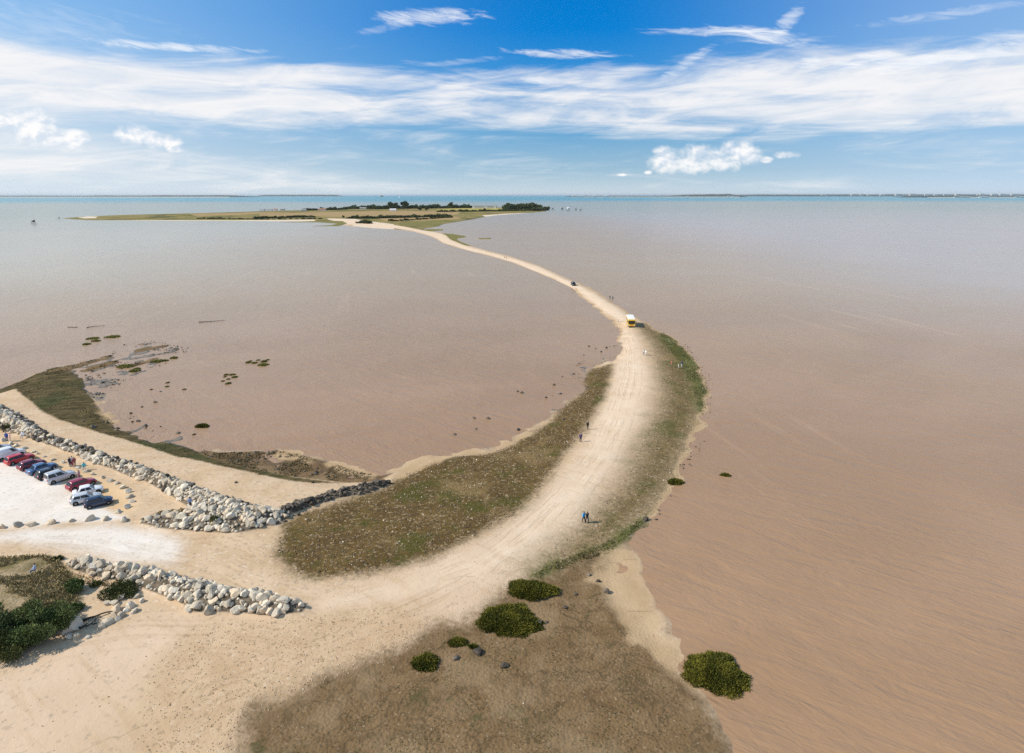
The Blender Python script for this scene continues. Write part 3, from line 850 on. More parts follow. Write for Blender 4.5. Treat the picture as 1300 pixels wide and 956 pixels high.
def scatter_weed():
    Vs, Fs, off = [], [], 0
    for pg, n, sz in ((STRANDS[0], 1500, .2), (STRANDS[1], 500, .2), (STRANDS[2], 600, .2), (STRANDS[3], 300, .2), (WEED, 14000, .16), (GREENR, 9000, .13), (GREENB, 6000, .13), (SHOALB, 9000, .16)):
        pts = rand_in(pg, n * 4)[:n]
        msk = fbm(pts[:,0], pts[:,1], 2.5, 3, 51) > .5
        pts = pts[msk]
        z = terrain(pts[:,0], pts[:,1])
        V, Fc = leaf_mesh('w', np.stack([pts[:,0], pts[:,1], z + .0], -1), sz, .05, .9)
        V[:, 2] = np.maximum(V[:, 2], -.05)
        Vs.append(V); Fs.append(Fc + off); off += len(V)
    # green patches on the shingle
    pts = rand_in(GRAVL, 26000)
    m = fbm(pts[:,0], pts[:,1], 9, 3, 61) > .6
    pts = pts[m]
    z = terrain(pts[:,0], pts[:,1])
    V, Fc = leaf_mesh('w', np.stack([pts[:,0], pts[:,1], z], -1), .13, .05, .9)
    Vs.append(V); Fs.append(Fc + off)
    tag(obj('seaweed', np_mesh('seaweed', np.concatenate(Vs), np.concatenate(Fs)), M['weed']),
        'dark green seaweed strewn along the tide line', 'seaweed', kind='stuff')
scatter_weed()

def scatter_saltgrass():
    Vs, Fs, off = [], [], 0
    for pg, n, thr, sz in ((GREENR, 7000, .42, .2), (GRAVR, 9000, .53, .17), (GRAVL, 5000, .57, .17), (GREENB, 4000, .4, .2), (MUD, 3200, .66, .15)):
        pts = rand_in(pg, n * (12 if pg is MUD else 3))
        f = fbm(pts[:,0], pts[:,1], 2.0 if pg is MUD else 7, 2 if pg is MUD else 4, 71); pts = pts[f > thr][:n]
        z = terrain(pts[:,0], pts[:,1]); pts = pts[z > .05]; z = z[z > .05]
        V, Fc = leaf_mesh('s', np.stack([pts[:,0], pts[:,1], z - .02], -1), sz, .7, .35)
        Vs.append(V); Fs.append(Fc + off); off += len(V)
    tag(obj('salt_grass', np_mesh('salt_grass', np.concatenate(Vs), np.concatenate(Fs)), M['verge']),
        'short olive salt grass growing on the verges of the track', 'grass', kind='stuff')
scatter_saltgrass()

# ------------------------------------------------------------------ cordgrass cushions and shrubs
def tuft_mesh(rx, ry, h, nblade, blade, seed, domec=True):
    rg = np.random.default_rng(seed)
    ph = rg.uniform(0, 6.28, 4)
    def rim(a):
        return 1 + .10*np.sin(2*a+ph[0]) + .09*np.sin(3*a+ph[1]) + .07*np.sin(5*a+ph[2]) + .05*np.sin(11*a+ph[3]) + .03*np.sin(19*a+ph[0])
    a = rg.uniform(0, 6.28, nblade); r = np.sqrt(rg.random(nblade))
    rr = r * rim(a)
    x = rr*np.cos(a)*rx; y = rr*np.sin(a)*ry
    top = h * (1 - np.clip(r, 0, 1)**3.5) * (.72 + .5*fbm(x + 50, y + 50, max(rx, ry)*.22, 3, seed))
    c = np.stack([x, y, np.maximum(top - blade*.45, -.02)], -1)
    out = np.stack([np.cos(a)*r*.9, np.sin(a)*r*.9, np.full(nblade, .3)], -1)
    blades = blade * np.where(rg.random(nblade) < .12, 1.5, 1.0)[:, None]
    V, Fc = leaf_mesh('t', c, blades, .55, .14, out)
    # the dense heart of the cushion
    nr, na = 10, 40
    DV = [(0, 0, float(h*.75))]; DF = []
    for i in range(1, nr + 1):
        q = i / nr
        for k in range(na):
            an = 2*math.pi*k/na; w = float(rim(np.array(an))) * .95
            px, py = q*w*math.cos(an)*rx, q*w*math.sin(an)*ry
            zz = h*.82*(1-q**3.5)*(.72+.5*float(fbm(np.array([px+50]), np.array([py+50]), max(rx, ry)*.22, 3, seed)[0])) - .06
            DV.append((px, py, zz))
    for k in range(na): DF.append((0, 1+k, 1+(k+1)%na, 1+(k+1)%na))
    for i in range(nr - 1):
        for k in range(na):
            p0 = 1+i*na+k; p1 = 1+i*na+(k+1)%na
            DF.append((p0, p0+na, p1+na, p1))
    DV = np.array(DV); DF = np.array(DF)
    tri = DF[:na, :3]; 
    V2 = np.concatenate([V, DV]); off = len(V)
    quads = np.concatenate([Fc, DF[na:] + off])
    bm_me = bpy.data.meshes.new('tuft')
    bm_me.from_pydata(V2.tolist(), [], quads.tolist() + (tri + off).tolist())
    bm_me.update()
    return bm_me

def px_w(n_px, g):
    return n_px * math.sqrt(g.x**2 + g.y**2 + 46**2) / F

BIG = [(643,788,84,5.4/8.6,.62,'largest dark green cordgrass cushion at the edge of the sandy track'),
       (673,749,58,.62,.6,'oval cordgrass cushion just behind the largest one beside the track'),
       (540,842,31,.75,.55,'small round cordgrass cushion on the mud nearest the track bend'),
       (581,816,21,.75,.4,'little dark cordgrass cushion left of the largest one on the mud'),
       (601,821.5,9,.8,.25,'tiny cordgrass sprig close below the largest cushion'),
       (908,856,72,.8,.9,'shaggy cordgrass cushion standing in brown water by the mud edge'),
       (857,612.5,18,.75,.5,'round cordgrass cushion straddling the right hand waterline'),
       (921,603.5,13,.6,.3,'lone small cordgrass cushion out in the brown water'),
       (257,541.5,16,.6,.5,'single round cordgrass cushion in the still bay off the weed bank')]
for i, (px, py, w, asp, h, lab) in enumerate(BIG):
    g = G(px, py); rx = px_w(w, g) / 2
    me = tuft_mesh(rx, rx*asp, h, int(620*rx*rx*asp*3.1)+900, .19 if rx > 1 else .15, 300+i)
    tag(obj('cordgrass_clump', me, M['cord'], None, g - Vector((0,0,.05))), lab, 'grass clump')

BAY = [(118,430,11,.35),(143,427.8,15,.3),(110,437.3,7,.4),(122,433.2,8,.35),(200,459,13,.35),(210,458,6,.4),(221,454.7,7,.45),(159,465,17,.25),(171,471,10,.4),(174,468.5,6,.4),
       (315,460.3,6,.45),(323,461,6,.45),(328,457.4,4,.5),(335,459.2,7,.4),(334,463.5,11,.4),(340,457,4,.5),(287,476,5,.6),(293.5,476,5,.6),(298,479,6,.6),(290,487,6,.5),
       (283,484,4,.6),(290,481.5,4,.6),(213,486,4,.6),(212,491,4,.6),(234,494.6,4,.6),(285.5,478.5,3.5,.6),(297,475.5,4,.6),(318,458.5,3.5,.6)]
baym = [tuft_mesh(1, 1, .32, 700, .22, 400+i) for i in range(3)]
for m_ in baym: m_.materials.append(M['cordw'])
for i, (px, py, w, asp) in enumerate(BAY):
    g = G(px, py); g.z = max(g.z, -.02); s = px_w(w, g) / 2
    o = bpy.data.objects.new('cordgrass_tuft', baym[i % 3]); link(o); o.location = g
    o.scale = (s, s*asp*2.8 if asp < .45 else s*1.3, min(1, s*1.1)); o.rotation_euler = (0, 0, random.uniform(-.2, .2))
    tag(o, 'low olive cordgrass tuft growing out of the shallow bay', 'grass clump', 'cordgrass tufts in the shallow bay')

def crown_mesh(lobes, n, leaf, seed, up=.25):
    rg = np.random.default_rng(seed)
    L = np.array(lobes); w = (L[:,3]**2); w /= w.sum()
    k = rg.choice(len(L), n, p=w)
    d = rg.normal(size=(n, 3)); d /= np.linalg.norm(d, axis=1)[:, None]
    rad = L[k,3] * (1 - .55*rg.random(n)**2.2) * (.85+.3*rg.random(n))
    c = L[k,:3] + d * rad[:, None] * np.array([1, 1, .85])
    keep = c[:,2] > .02
    return leaf_mesh('c', c[keep], leaf, up, .6, d[keep])

def shrub(px, py, w, h, seed, lab, n=9000, mat='shrub', leaf=.16, cat='shrub', name='shrub'):
    g = G(px, py); rg = random.Random(seed)
    r = px_w(w, g) / 2
    root = empty(name, g)
    tag(root, lab, cat)
    lobes = []
    for _ in range(24):
        a = rg.uniform(0, 6.28); q = math.sqrt(rg.random())*.82
        s = r*rg.uniform(.13, .30)
        z = rg.uniform(.3, 1.0) * h * (1 - q*q*.65)
        lobes.append((math.cos(a)*q*r, math.sin(a)*q*r*.85, max(z, s*.6), s))
    V, Fc = crown_mesh(lobes, n, leaf, seed)
    obj('crown', np_mesh('crown', V, Fc), M[mat], root)
    bm = bmesh.new()
    for _ in range(9):
        l = lobes[rg.randrange(len(lobes))]
        tube(bm, (rg.uniform(-.2,.2)*r*.5, rg.uniform(-.2,.2)*r*.5, -.1), l[:3], .05, .015, 5)
    bm_obj('trunk', bm, M['bark'], root)
    return root

shrub(52, 803, 62, 3.0, 1, 'large rounded dark green shrub on the grassy bank', 16000)
shrub(-4, 800, 52, 2.3, 2, 'dark green shrub cut by the left edge behind the largest shrub', 9000, 'tree')
shrub(12, 824, 50, 1.3, 3, 'low dark shrub at the foot of the bank in the corner', 6000, 'treeb')
shrub(94, 748, 22, 1.0, 4, 'upright green shrub at the bank top near the sandy path', 4500)
shrub(152, 753, 40, .7, 5, 'broad low green shrub against the lower groyne', 5500, 'treeb', .14)
shrub(122, 743, 12, .4, 6, 'small green shrub beside the stony path below the groyne', 1200, 'treeb', .12)
shrub(73, 711, 12, .4, 7, 'small green shrub at the end of the bank by the lane', 1200, 'treeb', .12)
shrub(96, 775, 17, .6, 8, 'straggly small shrub right of the largest shrub', 1500)
shrub(8, 545, 12, .8, 9, 'bright green shrub growing among the boulders at the wall end', 1500, 'treeb', .14)
shrub(274, 661, 13, .7, 10, 'yellow green shrub growing from the boulders at the wall corner', 1800, 'treeb', .12)
shrub(226, 653, 22, .35, 11, 'low patch of scrub behind the boulders at the lane corner', 1800, 'dune', .14)
shrub(206, 656, 20, .3, 12, 'dry grassy patch at the western end of the lane boulders', 1500, 'dune', .14)

def dune_grass():
    pts = rand_in(DUNE, 90000)
    keep = fbm(pts[:,0], pts[:,1], 4, 3, 88) > .40
    pts = pts[keep]
    edge = rand_in(poly([(84,722),(110,729),(150,738),(180,743),(182,749),(150,750),(110,742),(95,734)], 1.2), 2500)
    pts = np.concatenate([pts, edge])
    z = terrain(pts[:,0], pts[:,1])
    V, Fc = leaf_mesh('g', np.stack([pts[:,0], pts[:,1], z - .03], -1), .36, 1.1, .12)
    tag(obj('dune_grass', np_mesh('dune_grass', V, Fc), M['dune']), 'dry yellow dune grass covering the sandy bank', 'grass', kind='stuff')
dune_grass()

def driftwood(px, py, length, rz, lab, seed):
    g = G(px, py); rg = random.Random(seed)
    bm = bmesh.new()
    p = Vector((-length/2, 0, .12)); r = .14
    for i in range(7):
        q = p + Vector((length/7, rg.uniform(-.2,.2), rg.uniform(-.04,.1)))
        tube(bm, p, q, r, r*.85, 7); r *= .88
        if i in (2, 4, 5):
            tube(bm, q, q + Vector((rg.uniform(.2,.6), rg.choice((-1,1))*rg.uniform(.4,.9), rg.uniform(.1,.5))), r*.7, .03, 6)
        p = q
    o = bm_obj('driftwood', bm, M['wood'], None, g); o.rotation_euler = (0, 0, rz)
    tag(o, lab, 'driftwood')
driftwood(126, 783, 3.4, .5, 'black forked branch lying among loose boulders by the bank', 1)
driftwood(109, 798, 2.2, .3, 'thin curved black branch below the large dark boulder', 2)
driftwood(269, 408.5, 9, .25, 'long dark tree trunk stranded far out in the left bay', 3)
driftwood(93, 415.5, 4, 0, 'short black log lying in the left bay', 4)
driftwood(122, 415.5, 6, .2, 'thin grey log in the bay just right of the short black one', 5)

# ------------------------------------------------------------------ vehicles
def paint(name, col, metal=.0):
    m, t, b = new_mat(name)
    tc = t.n('ShaderNodeTexCoord').outputs['Object']
    n = t.noise(tc, 3, 3)
    t.put(b.inputs['Base Color'], t.mix(n, tuple(c*.92 for c in col), col))
    b.inputs['Roughness'].default_value = .32; b.inputs['Metallic'].default_value = metal
    b.inputs['Coat Weight'].default_value = .6; b.inputs['Coat Roughness'].default_value = .08
    return m

def make_wheel(parent, x, y, r, w):
    bm = bmesh.new()
    prof = [(r*.62, -w/2), (r*.93, -w/2), (r, -w*.32), (r, w*.32), (r*.93, w/2), (r*.62, w/2)]
    n = 20
    rings = [[bm.verts.new((math.cos(2*math.pi*k/n)*a, c, math.sin(2*math.pi*k/n)*a)) for k in range(n)] for a, c in prof]
    for i in range(len(prof)-1):
        for k in range(n):
            bm.faces.new((rings[i][k], rings[i][(k+1)%n], rings[i+1][(k+1)%n], rings[i+1][k]))
    wl = bm_obj('wheel', bm, M['tyre'], parent, (x, y, r), True)
    bm = bmesh.new()
    s = 1 if y > 0 else -1
    tube(bm, (0, -w*.3, 0), (0, s*w*.36, 0), r*.62, r*.58, 16)
    for k in range(5):
        a = 2*math.pi*k/5
        tube(bm, (0, s*w*.4, 0), (math.cos(a)*r*.55, s*w*.40, math.sin(a)*r*.55), r*.1, r*.08, 5)
    bm_obj('rim', bm, M['rim'], wl)

def loft(bm, rings):
    vr = [[bm.verts.new(p) for p in rg] for rg in rings]
    n = len(vr[0])
    for i in range(len(vr)-1):
        for k in range(n):
            bm.faces.new((vr[i][k], vr[i][(k+1)%n], vr[i+1][(k+1)%n], vr[i+1][k]))
    bm.faces.new(vr[0][::-1]); bm.faces.new(vr[-1])

def make_car(loc, rz, spec, lab, cat='car', group=None, name='parked_car'):
    L, W, H = spec['L'], spec['W'], spec['H']
    pm = paint(spec['paint'] + '_paint', spec['col'], spec.get('metal', 0))
    root = empty(name, loc, rz)
    tag(root, lab, cat, group)
    hw = W/2; belt = spec.get('belt', .92*H/1.45); hood = spec.get('hood', belt-.04); deck = spec.get('deck', belt)
    xf, xr = L/2, -L/2
    cab = spec['cab']       # rear base, rear top, front top, front base as fractions of L from the rear
    rb, rt, ft, fb = [xr + q*L for q in cab]
    bm = bmesh.new()
    sects = [(xr, .34, deck-.16, .80), (xr+.10, .24, deck-.03, .93), (xr+.45, .20, deck, 1.0), (rb+.25 if rb > xr+.5 else xr+.7, .18, belt, 1.0), (0, .17, belt, 1.0),
             (fb-.1, .18, belt, 1.0), (fb+.25, .18, hood+.0, 1.0), (xf-.5, .2, hood-.06, .98), (xf-.14, .24, hood-.15, .90), (xf, .32, hood-.26, .76)]
    sects = sorted(sects)
    rings = []
    for x, zb, zt, wf in sects:
        w = hw*wf; zm = zb + (zt-zb)*.55
        rings.append([(x,-w*.93,zb),(x,-w,zb+.12),(x,-w,zm),(x,-w*.97,zt-.07),(x,-w*.88,zt),(x,-w*.4,zt+.025),(x,w*.4,zt+.025),(x,w*.88,zt),(x,w*.97,zt-.07),(x,w,zm),(x,w,zb+.12),(x,w*.93,zb)])
    loft(bm, rings)
    # cabin shell
    bw, tw = hw*.93, hw*spec.get('roofw', .74)
    zb_, zr = belt-.03, H
    N = 5
    crings = []
    for q in (0, .35, .72, .93, 1.0):
        z = zb_ + (zr-zb_)*q
        qq = q**1.1
        w = bw + (tw-bw)*q - (.06 if q == 1 else 0)
        a = rb + (rt-rb)*q + (.07 if q == 1 else 0); c = fb + (ft-fb)*q - (.10 if q == 1 else 0)
        crings.append([(a,-w*.86,z),(a+.12,-w,z),(c-.22,-w,z),(c,-w*.8,z),(c+.03*(1-q),0,z),(c,w*.8,z),(c-.22,w,z),(a+.12,w,z),(a,w*.86,z),(a-.02,0,z)])
    loft(bm, crings)
    body = bm_obj('body', bm, pm, root, None, True)
    # wheel arches and sills in dark plastic
    r = spec.get('wr', .31)
    wx = (xr + spec.get('wrear', .17)*L, xf - .165*L)
    bm = bmesh.new()
    for x in wx:
        for s in (-1, 1):
            tube(bm, (x, s*(hw-.12), r+.03), (x, s*(hw+.004), r+.03), r+.075, None, 20)
    box(bm, xr+.5, xf-.6, -hw*.96, hw*.96, .155, .26)
    bm_obj('sill_trim', bm, M['black'], root)
    for x in wx:
        for s in (-1, 1):
            make_wheel(root, x, s*(hw-.085), r, .2)
    # glass
    def cab_pt(side, fx, q):
        z = zb_ + (zr-zb_)*q; w = bw+(tw-bw)*q
        a = rb+(rt-rb)*q; c = fb+(ft-fb)*q
        return (a + (c-a)*fx, side*(w+.002), z)
    segs = spec.get('win', [(.06,.33),(.37,.63),(.67,.90)])
    for s in (-1, 1):
        for a, c in segs:
            quad = [cab_pt(s, a, .14), cab_pt(s, c, .14), cab_pt(s, c, .86), cab_pt(s, a, .86)]
            if s > 0: quad = quad[::-1]
            bm = bmesh.new(); slab(bm, quad, .012)
            bm_obj('side_window', bm, M['glass'], root)
    def endglass(nm, base, top, sgn, wb, wt):
        def pt(y, q, x0): return (x0, y, zb_+(zr-zb_)*q)
        x0 = base+(top-base)*.12; x1 = base+(top-base)*.88
        ya = bw*wb; yb = tw*wt
        quad = [(x0+sgn*.02,-ya,zb_+(zr-zb_)*.12),(x0+sgn*.02,ya,zb_+(zr-zb_)*.12),(x1+sgn*.02,yb,zb_+(zr-zb_)*.88),(x1+sgn*.02,-yb,zb_+(zr-zb_)*.88)]
        if sgn < 0: quad = quad[::-1]
        bm = bmesh.new(); slab(bm, quad, .014)
        bm_obj(nm, bm, M['glass'], root)
    endglass('windscreen', fb, ft, 1, .80, .80)
    if spec.get('rearglass', True): endglass('rear_window', rb, rt, -1, .80, .80)
    for s in (-1, 1):
        bm = bmesh.new(); box(bm, xf-.10, xf-.005, s*hw*.66-.14, s*hw*.66+.14, hood-.36, hood-.21); bmesh.ops.bevel(bm, geom=bm.edges[:], offset=.02, segments=1)
        bm_obj('headlight', bm, M['lampw'], root)
        bm = bmesh.new(); box(bm, xr-.012, xr+.10, s*hw*.74-.09, s*hw*.74+.09, deck-.36, deck-.08); bmesh.ops.bevel(bm, geom=bm.edges[:], offset=.015, segments=1)
        bm_obj('tail_light', bm, M['lampr'], root)
        bm = bmesh.new(); box(bm, fb-.42, fb-.26, s*(hw+.08)-.07, s*(hw+.08)+.07, belt+.02, belt+.15); bmesh.ops.bevel(bm, geom=bm.edges[:], offset=.03, segments=2)
        bm_obj('side_mirror', bm, pm, root)
    bmat = M['black'] if spec.get('dbump') else pm
    for x0, x1 in ((xr-.05, xr+.12), (xf-.12, xf+.05)):
        bm = bmesh.new(); box(bm, x0, x1, -hw*.84, hw*.84, .33, .52); bmesh.ops.bevel(bm, geom=bm.edges[:], offset=.03, segments=2)
        bm_obj('bumper', bm, bmat, root)
    return root

HATCH = dict(L=3.7, W=1.68, H=1.43, cab=(.03,.13,.56,.76), win=[(.10,.44),(.48,.88)])
ESTATE = dict(L=4.15, W=1.72, H=1.46, cab=(.02,.09,.56,.73), win=[(.05,.30),(.33,.60),(.63,.90)])
SEDAN = dict(L=4.1, W=1.72, H=1.42, cab=(.14,.27,.58,.74), win=[(.14,.48),(.52,.88)])
MPV = dict(L=4.1, W=1.82, H=1.78, cab=(.01,.04,.52,.74), win=[(.04,.44),(.50,.86)], belt=1.05)
VAN = dict(L=4.5, W=1.9, H=1.95, cab=(.0,.02,.60,.80), win=[(.74,.93)], belt=1.1, rearglass=False)

def S(base, **kw):
    d = dict(base); d.update(kw); return d

def car_at(px, py, spec, lab, h=None):
    """px,py: contact of the near rear wheel; h: heading"""
    g = G(px, py)
    L, W = spec['L'], spec['W']
    xr = -L/2 + .17*L; y0 = -(W/2-.085)
    c, s = math.cos(h), math.sin(h)
    loc = Vector((g.x - (xr*c - y0*s), g.y - (xr*s + y0*c), g.z))
    loc.z = gz(loc.x, loc.y) + .0
    return make_car(loc, h, spec, lab, group='cars parked side by side on the white car park')

def hd(a, b):
    p = G(*a); q = G(*b)
    return math.atan2(q.y-p.y, q.x-p.x)
h1 = hd((68,614.5),(91.2,607.2)); h2 = hd((44.5,602.7),(72,594)); h3 = hd((114,646),(137.4,640.5))
print('headings', h1, h2, h3)
car_at(-12, 578, S(SEDAN, paint='pale_silver', col=(.55,.58,.60), metal=.4), 'pale silver car half hidden behind the white van at the row end', h2)
car_at(2.5, 586, S(VAN, paint='van_white', col=(.80,.81,.82), dbump=True), 'white panel van cut off by the left edge of the row', h2)
car_at(16.6, 590.9, S(ESTATE, paint='bright_red', col=(.50,.025,.03)), 'bright red estate car next to the white van', h2)
car_at(32.6, 597.8, S(HATCH, L=3.85, paint='maroon', col=(.20,.015,.04)), 'dark maroon hatchback between the red estate and the blue saloon', h2)
car_at(44.5, 603, S(SEDAN, L=4.25, paint='steel_blue', col=(.09,.17,.33), metal=.3), 'steel blue saloon car parked between maroon and black cars', h2)
car_at(54.6, 609.8, S(HATCH, L=3.6, paint='blue_black', col=(.012,.018,.035)), 'blue black hatchback squeezed behind the silver people carrier', h1)
car_at(68, 614.8, S(MPV, paint='silver', col=(.60,.61,.63), metal=.35), 'tall silver people carrier at the end of the left group', h1)
car_at(95, 623.5, S(HATCH, L=3.95, paint='crimson', col=(.30,.015,.04)), 'crimson hatchback first in the right group of cars', h1)
car_at(99.5, 632.2, S(SEDAN, L=3.95, H=1.40, paint='white', col=(.80,.80,.80)), 'white saloon car between crimson and silver hatchbacks', h3)
car_at(96.4, 642, S(HATCH, L=3.95, paint='light_silver', col=(.66,.67,.69), metal=.3), 'light silver hatchback beside the navy car', h3)
car_at(114, 646.4, S(HATCH, L=3.6, paint='navy', col=(.015,.03,.075)), 'navy blue hatchback last in the row near the lane', h3)

g = G(728, 362.3)
hb = hd((735,366),(722,359))
make_car(g, hb + math.pi, S(ESTATE, H=1.75, W=1.85, L=4.6, paint='black', col=(.012,.012,.014)), 'small dark car driving along the narrow far causeway', name='driven_car')

def make_bus(loc, rz):
    L, W, H = 9.0, 2.5, 3.05
    root = empty('coach_bus', loc, rz)
    tag(root, 'yellow bus with a white roof parked on the sandy causeway', 'bus')
    y = paint('bus_yellow_paint', (.9, .56, .005))
    bm = bmesh.new(); box(bm, -L/2, L/2, -W/2, W/2, .35, H-.28); bmesh.ops.bevel(bm, geom=bm.edges[:], offset=.12, segments=3)
    bm_obj('body', bm, y, root)
    bm = bmesh.new(); box(bm, -L/2+.1, L/2-.75, -W/2+.08, W/2-.08, H-.279, H-.05); bmesh.ops.bevel(bm, geom=bm.edges[:], offset=.08, segments=2)
    bm_obj('roof', bm, M['white'], root)
    bm = bmesh.new(); box(bm, -1.2, .2, -.5, .5, H-.049, H+.08); bmesh.ops.bevel(bm, geom=bm.edges[:], offset=.04, segments=1)
    bm_obj('roof_hatch', bm, M['white'], root)
    bm = bmesh.new(); box(bm, L/2-.05, L/2+.012, -W/2+.12, W/2-.12, 1.25, H-.62); bmesh.ops.bevel(bm, geom=bm.edges[:], offset=.02, segments=1)
    bm_obj('windscreen', bm, M['glass'], root)
    bm = bmesh.new(); box(bm, -L/2-.012, -L/2+.05, -W/2+.3, W/2-.3, 1.5, H-.6)
    bm_obj('rear_window', bm, M['glass'], root)
    for s in (-1, 1):
        for k in range(6):
            x0 = -L/2+.5+k*1.28
            bm = bmesh.new(); box(bm, x0, x0+1.12, s*(W/2+.004)-.012, s*(W/2+.004)+.012, 1.4, H-.62)
            bm_obj('side_window', bm, M['glass'], root)
        for x in (-L/2+2.0, L/2-2.1):
            make_wheel(root, x, s*(W/2-.13), .46, .28)
        bm = bmesh.new(); box(bm, L/2-.05, L/2+.02, s*.92-.16, s*.92+.16, .62, .86)
        bm_obj('headlight', bm, M['lampw'], root)
        bm = bmesh.new(); tube(bm, (L/2-.1, s*(W/2-.1), 2.35), (L/2+.25, s*(W/2+.2), 2.3), .03); box(bm, L/2+.2, L/2+.28, s*(W/2+.2)-.1, s*(W/2+.2)+.1, 1.85, 2.3)
        bm_obj('side_mirror', bm, M['black'], root)
    bm = bmesh.new()
    box(bm, L/2-.03, L/2+.022, -.62, .62, .93, 1.05); box(bm, L/2-.03, L/2+.024, -.3, .3, .86, 1.12)
    bm_obj('emblem', bm, M['lampr'], root)
    bm = bmesh.new(); box(bm, L/2-.06, L/2+.06, -W/2+.08, W/2-.08, .3, .52); bm_obj('bumper', bm, M['black'], root)
    bm = bmesh.new(); box(bm, L/2-1.75, L/2-.75, -W/2-.014, -W/2+.02, .5, 2.4)
    bm_obj('door', bm, M['glass'], root)
    sk = bmesh.new(); box(sk, -L/2+.3, L/2-.3, -W/2+.1, W/2-.1, .25, .36); bm_obj('chassis', sk, M['black'], root)
    return root
fr = G(801.7, 416.0)
a = P(798.9, 398.2, 3.0); b = P(801.6, 404.3, 3.0)
hb = math.atan2(b[1]-a[1], b[0]-a[0])
print('bus', fr, math.degrees(hb))
ctr = Vector((fr.x - 4.5*math.cos(hb), fr.y - 4.5*math.sin(hb), 0)); ctr.z = gz(ctr.x, ctr.y) - .02
make_bus(ctr, hb)

# ------------------------------------------------------------------ people
POSES = {}
def skeleton(pose):
    J = {}
    J['pelvis'] = (0,0,.95); J['spine'] = (0,.0,1.14); J['chest'] = (0,0,1.34); J['neck'] = (0,.005,1.49); J['jaw'] = (0,.02,1.57); J['head'] = (0,.015,1.65); J['crown'] = (0,.0,1.73)
    st = {'stand': (0, 0), 'walk': (.22, -.22)}.get(pose, (0, 0))
    for s, nm in ((-1,'l'), (1,'r')):
        k = st[0] if s < 0 else st[1]
        J['sh'+nm] = (s*.185,0,1.41); J['el'+nm] = (s*.235,-.03-k*.3,1.14); J['wr'+nm] = (s*.235,.06-k*.7,.91); J['pa'+nm] = (s*.235,.08-k*.8,.84)
        J['hip'+nm] = (s*.09,0,.90); J['kn'+nm] = (s*.10,.03+k*.6,.49); J['an'+nm] = (s*.105,-.01+k*1.0,.085 + (.05 if k < 0 else 0)); J['to'+nm] = (s*.115,.13+k*1.0,.045)
    if pose == 'sit':
        for k in list(J):
            x, y, z = J[k]; J[k] = (x, y, z-.47)
        for s, nm in ((-1,'l'), (1,'r')):
            J['hip'+nm] = (s*.1,.02,.44); J['kn'+nm] = (s*.13,.44,.50); J['an'+nm] = (s*.13,.42,.085); J['to'+nm] = (s*.14,.56,.045)
            J['el'+nm] = (s*.24,.05,.68); J['wr'+nm] = (s*.17,.27,.60); J['pa'+nm] = (s*.15,.34,.58)
    E = [('pelvis','spine','torso'),('spine','chest','torso'),('chest','neck','neck'),('neck','jaw','head'),('jaw','head','head'),('head','crown','head')]
    for nm in 'lr':
        E += [('chest','sh'+nm,'torso'),('sh'+nm,'el'+nm,'arm'),('el'+nm,'wr'+nm,'arm'),('wr'+nm,'pa'+nm,'hand'),
              ('pelvis','hip'+nm,'leg'),('hip'+nm,'kn'+nm,'leg'),('kn'+nm,'an'+nm,'leg'),('an'+nm,'to'+nm,'foot')]
        px, py, pz = J['pa'+nm]; wx, wy, wz = J['wr'+nm]
        d = Vector((px-wx, py-wy, pz-wz)).normalized()
        side = Vector((0, 1, 0)) if pose != 'sit' else Vector((1, 0, 0))
        side = (side - d*side.dot(d)).normalized()
        for k, (o, l) in enumerate(((-.032,.07),(-.011,.085),(.011,.08),(.031,.065))):
            J[f'f{k}'+nm] = tuple(Vector((px,py,pz)) + side*o + d*l*.5); J[f'g{k}'+nm] = tuple(Vector((px,py,pz)) + side*o*1.1 + d*l + Vector((0, .012, 0)))
            E += [('pa'+nm, f'f{k}'+nm, 'hand'), (f'f{k}'+nm, f'g{k}'+nm, 'hand')]
        J['th'+nm] = tuple(Vector((wx,wy,wz)) + side*.05 + d*.05); E.append(('wr'+nm, 'th'+nm, 'hand'))
    RAD = {'pelvis':(.15,.11),'spine':(.14,.10),'chest':(.17,.115),'neck':(.058,.058),'jaw':(.075,.085),'head':(.085,.1),'crown':(.055,.065)}
    for nm in 'lr':
        RAD.update({'sh'+nm:(.065,.065),'el'+nm:(.045,.045),'wr'+nm:(.032,.032),'pa'+nm:(.022,.038),'hip'+nm:(.095,.1),'kn'+nm:(.06,.062),'an'+nm:(.042,.045),'to'+nm:(.035,.032),'th'+nm:(.011,.011)})
        for k in range(4): RAD[f'f{k}'+nm] = (.0095,.0095); RAD[f'g{k}'+nm] = (.008,.008)
    return J, E, RAD

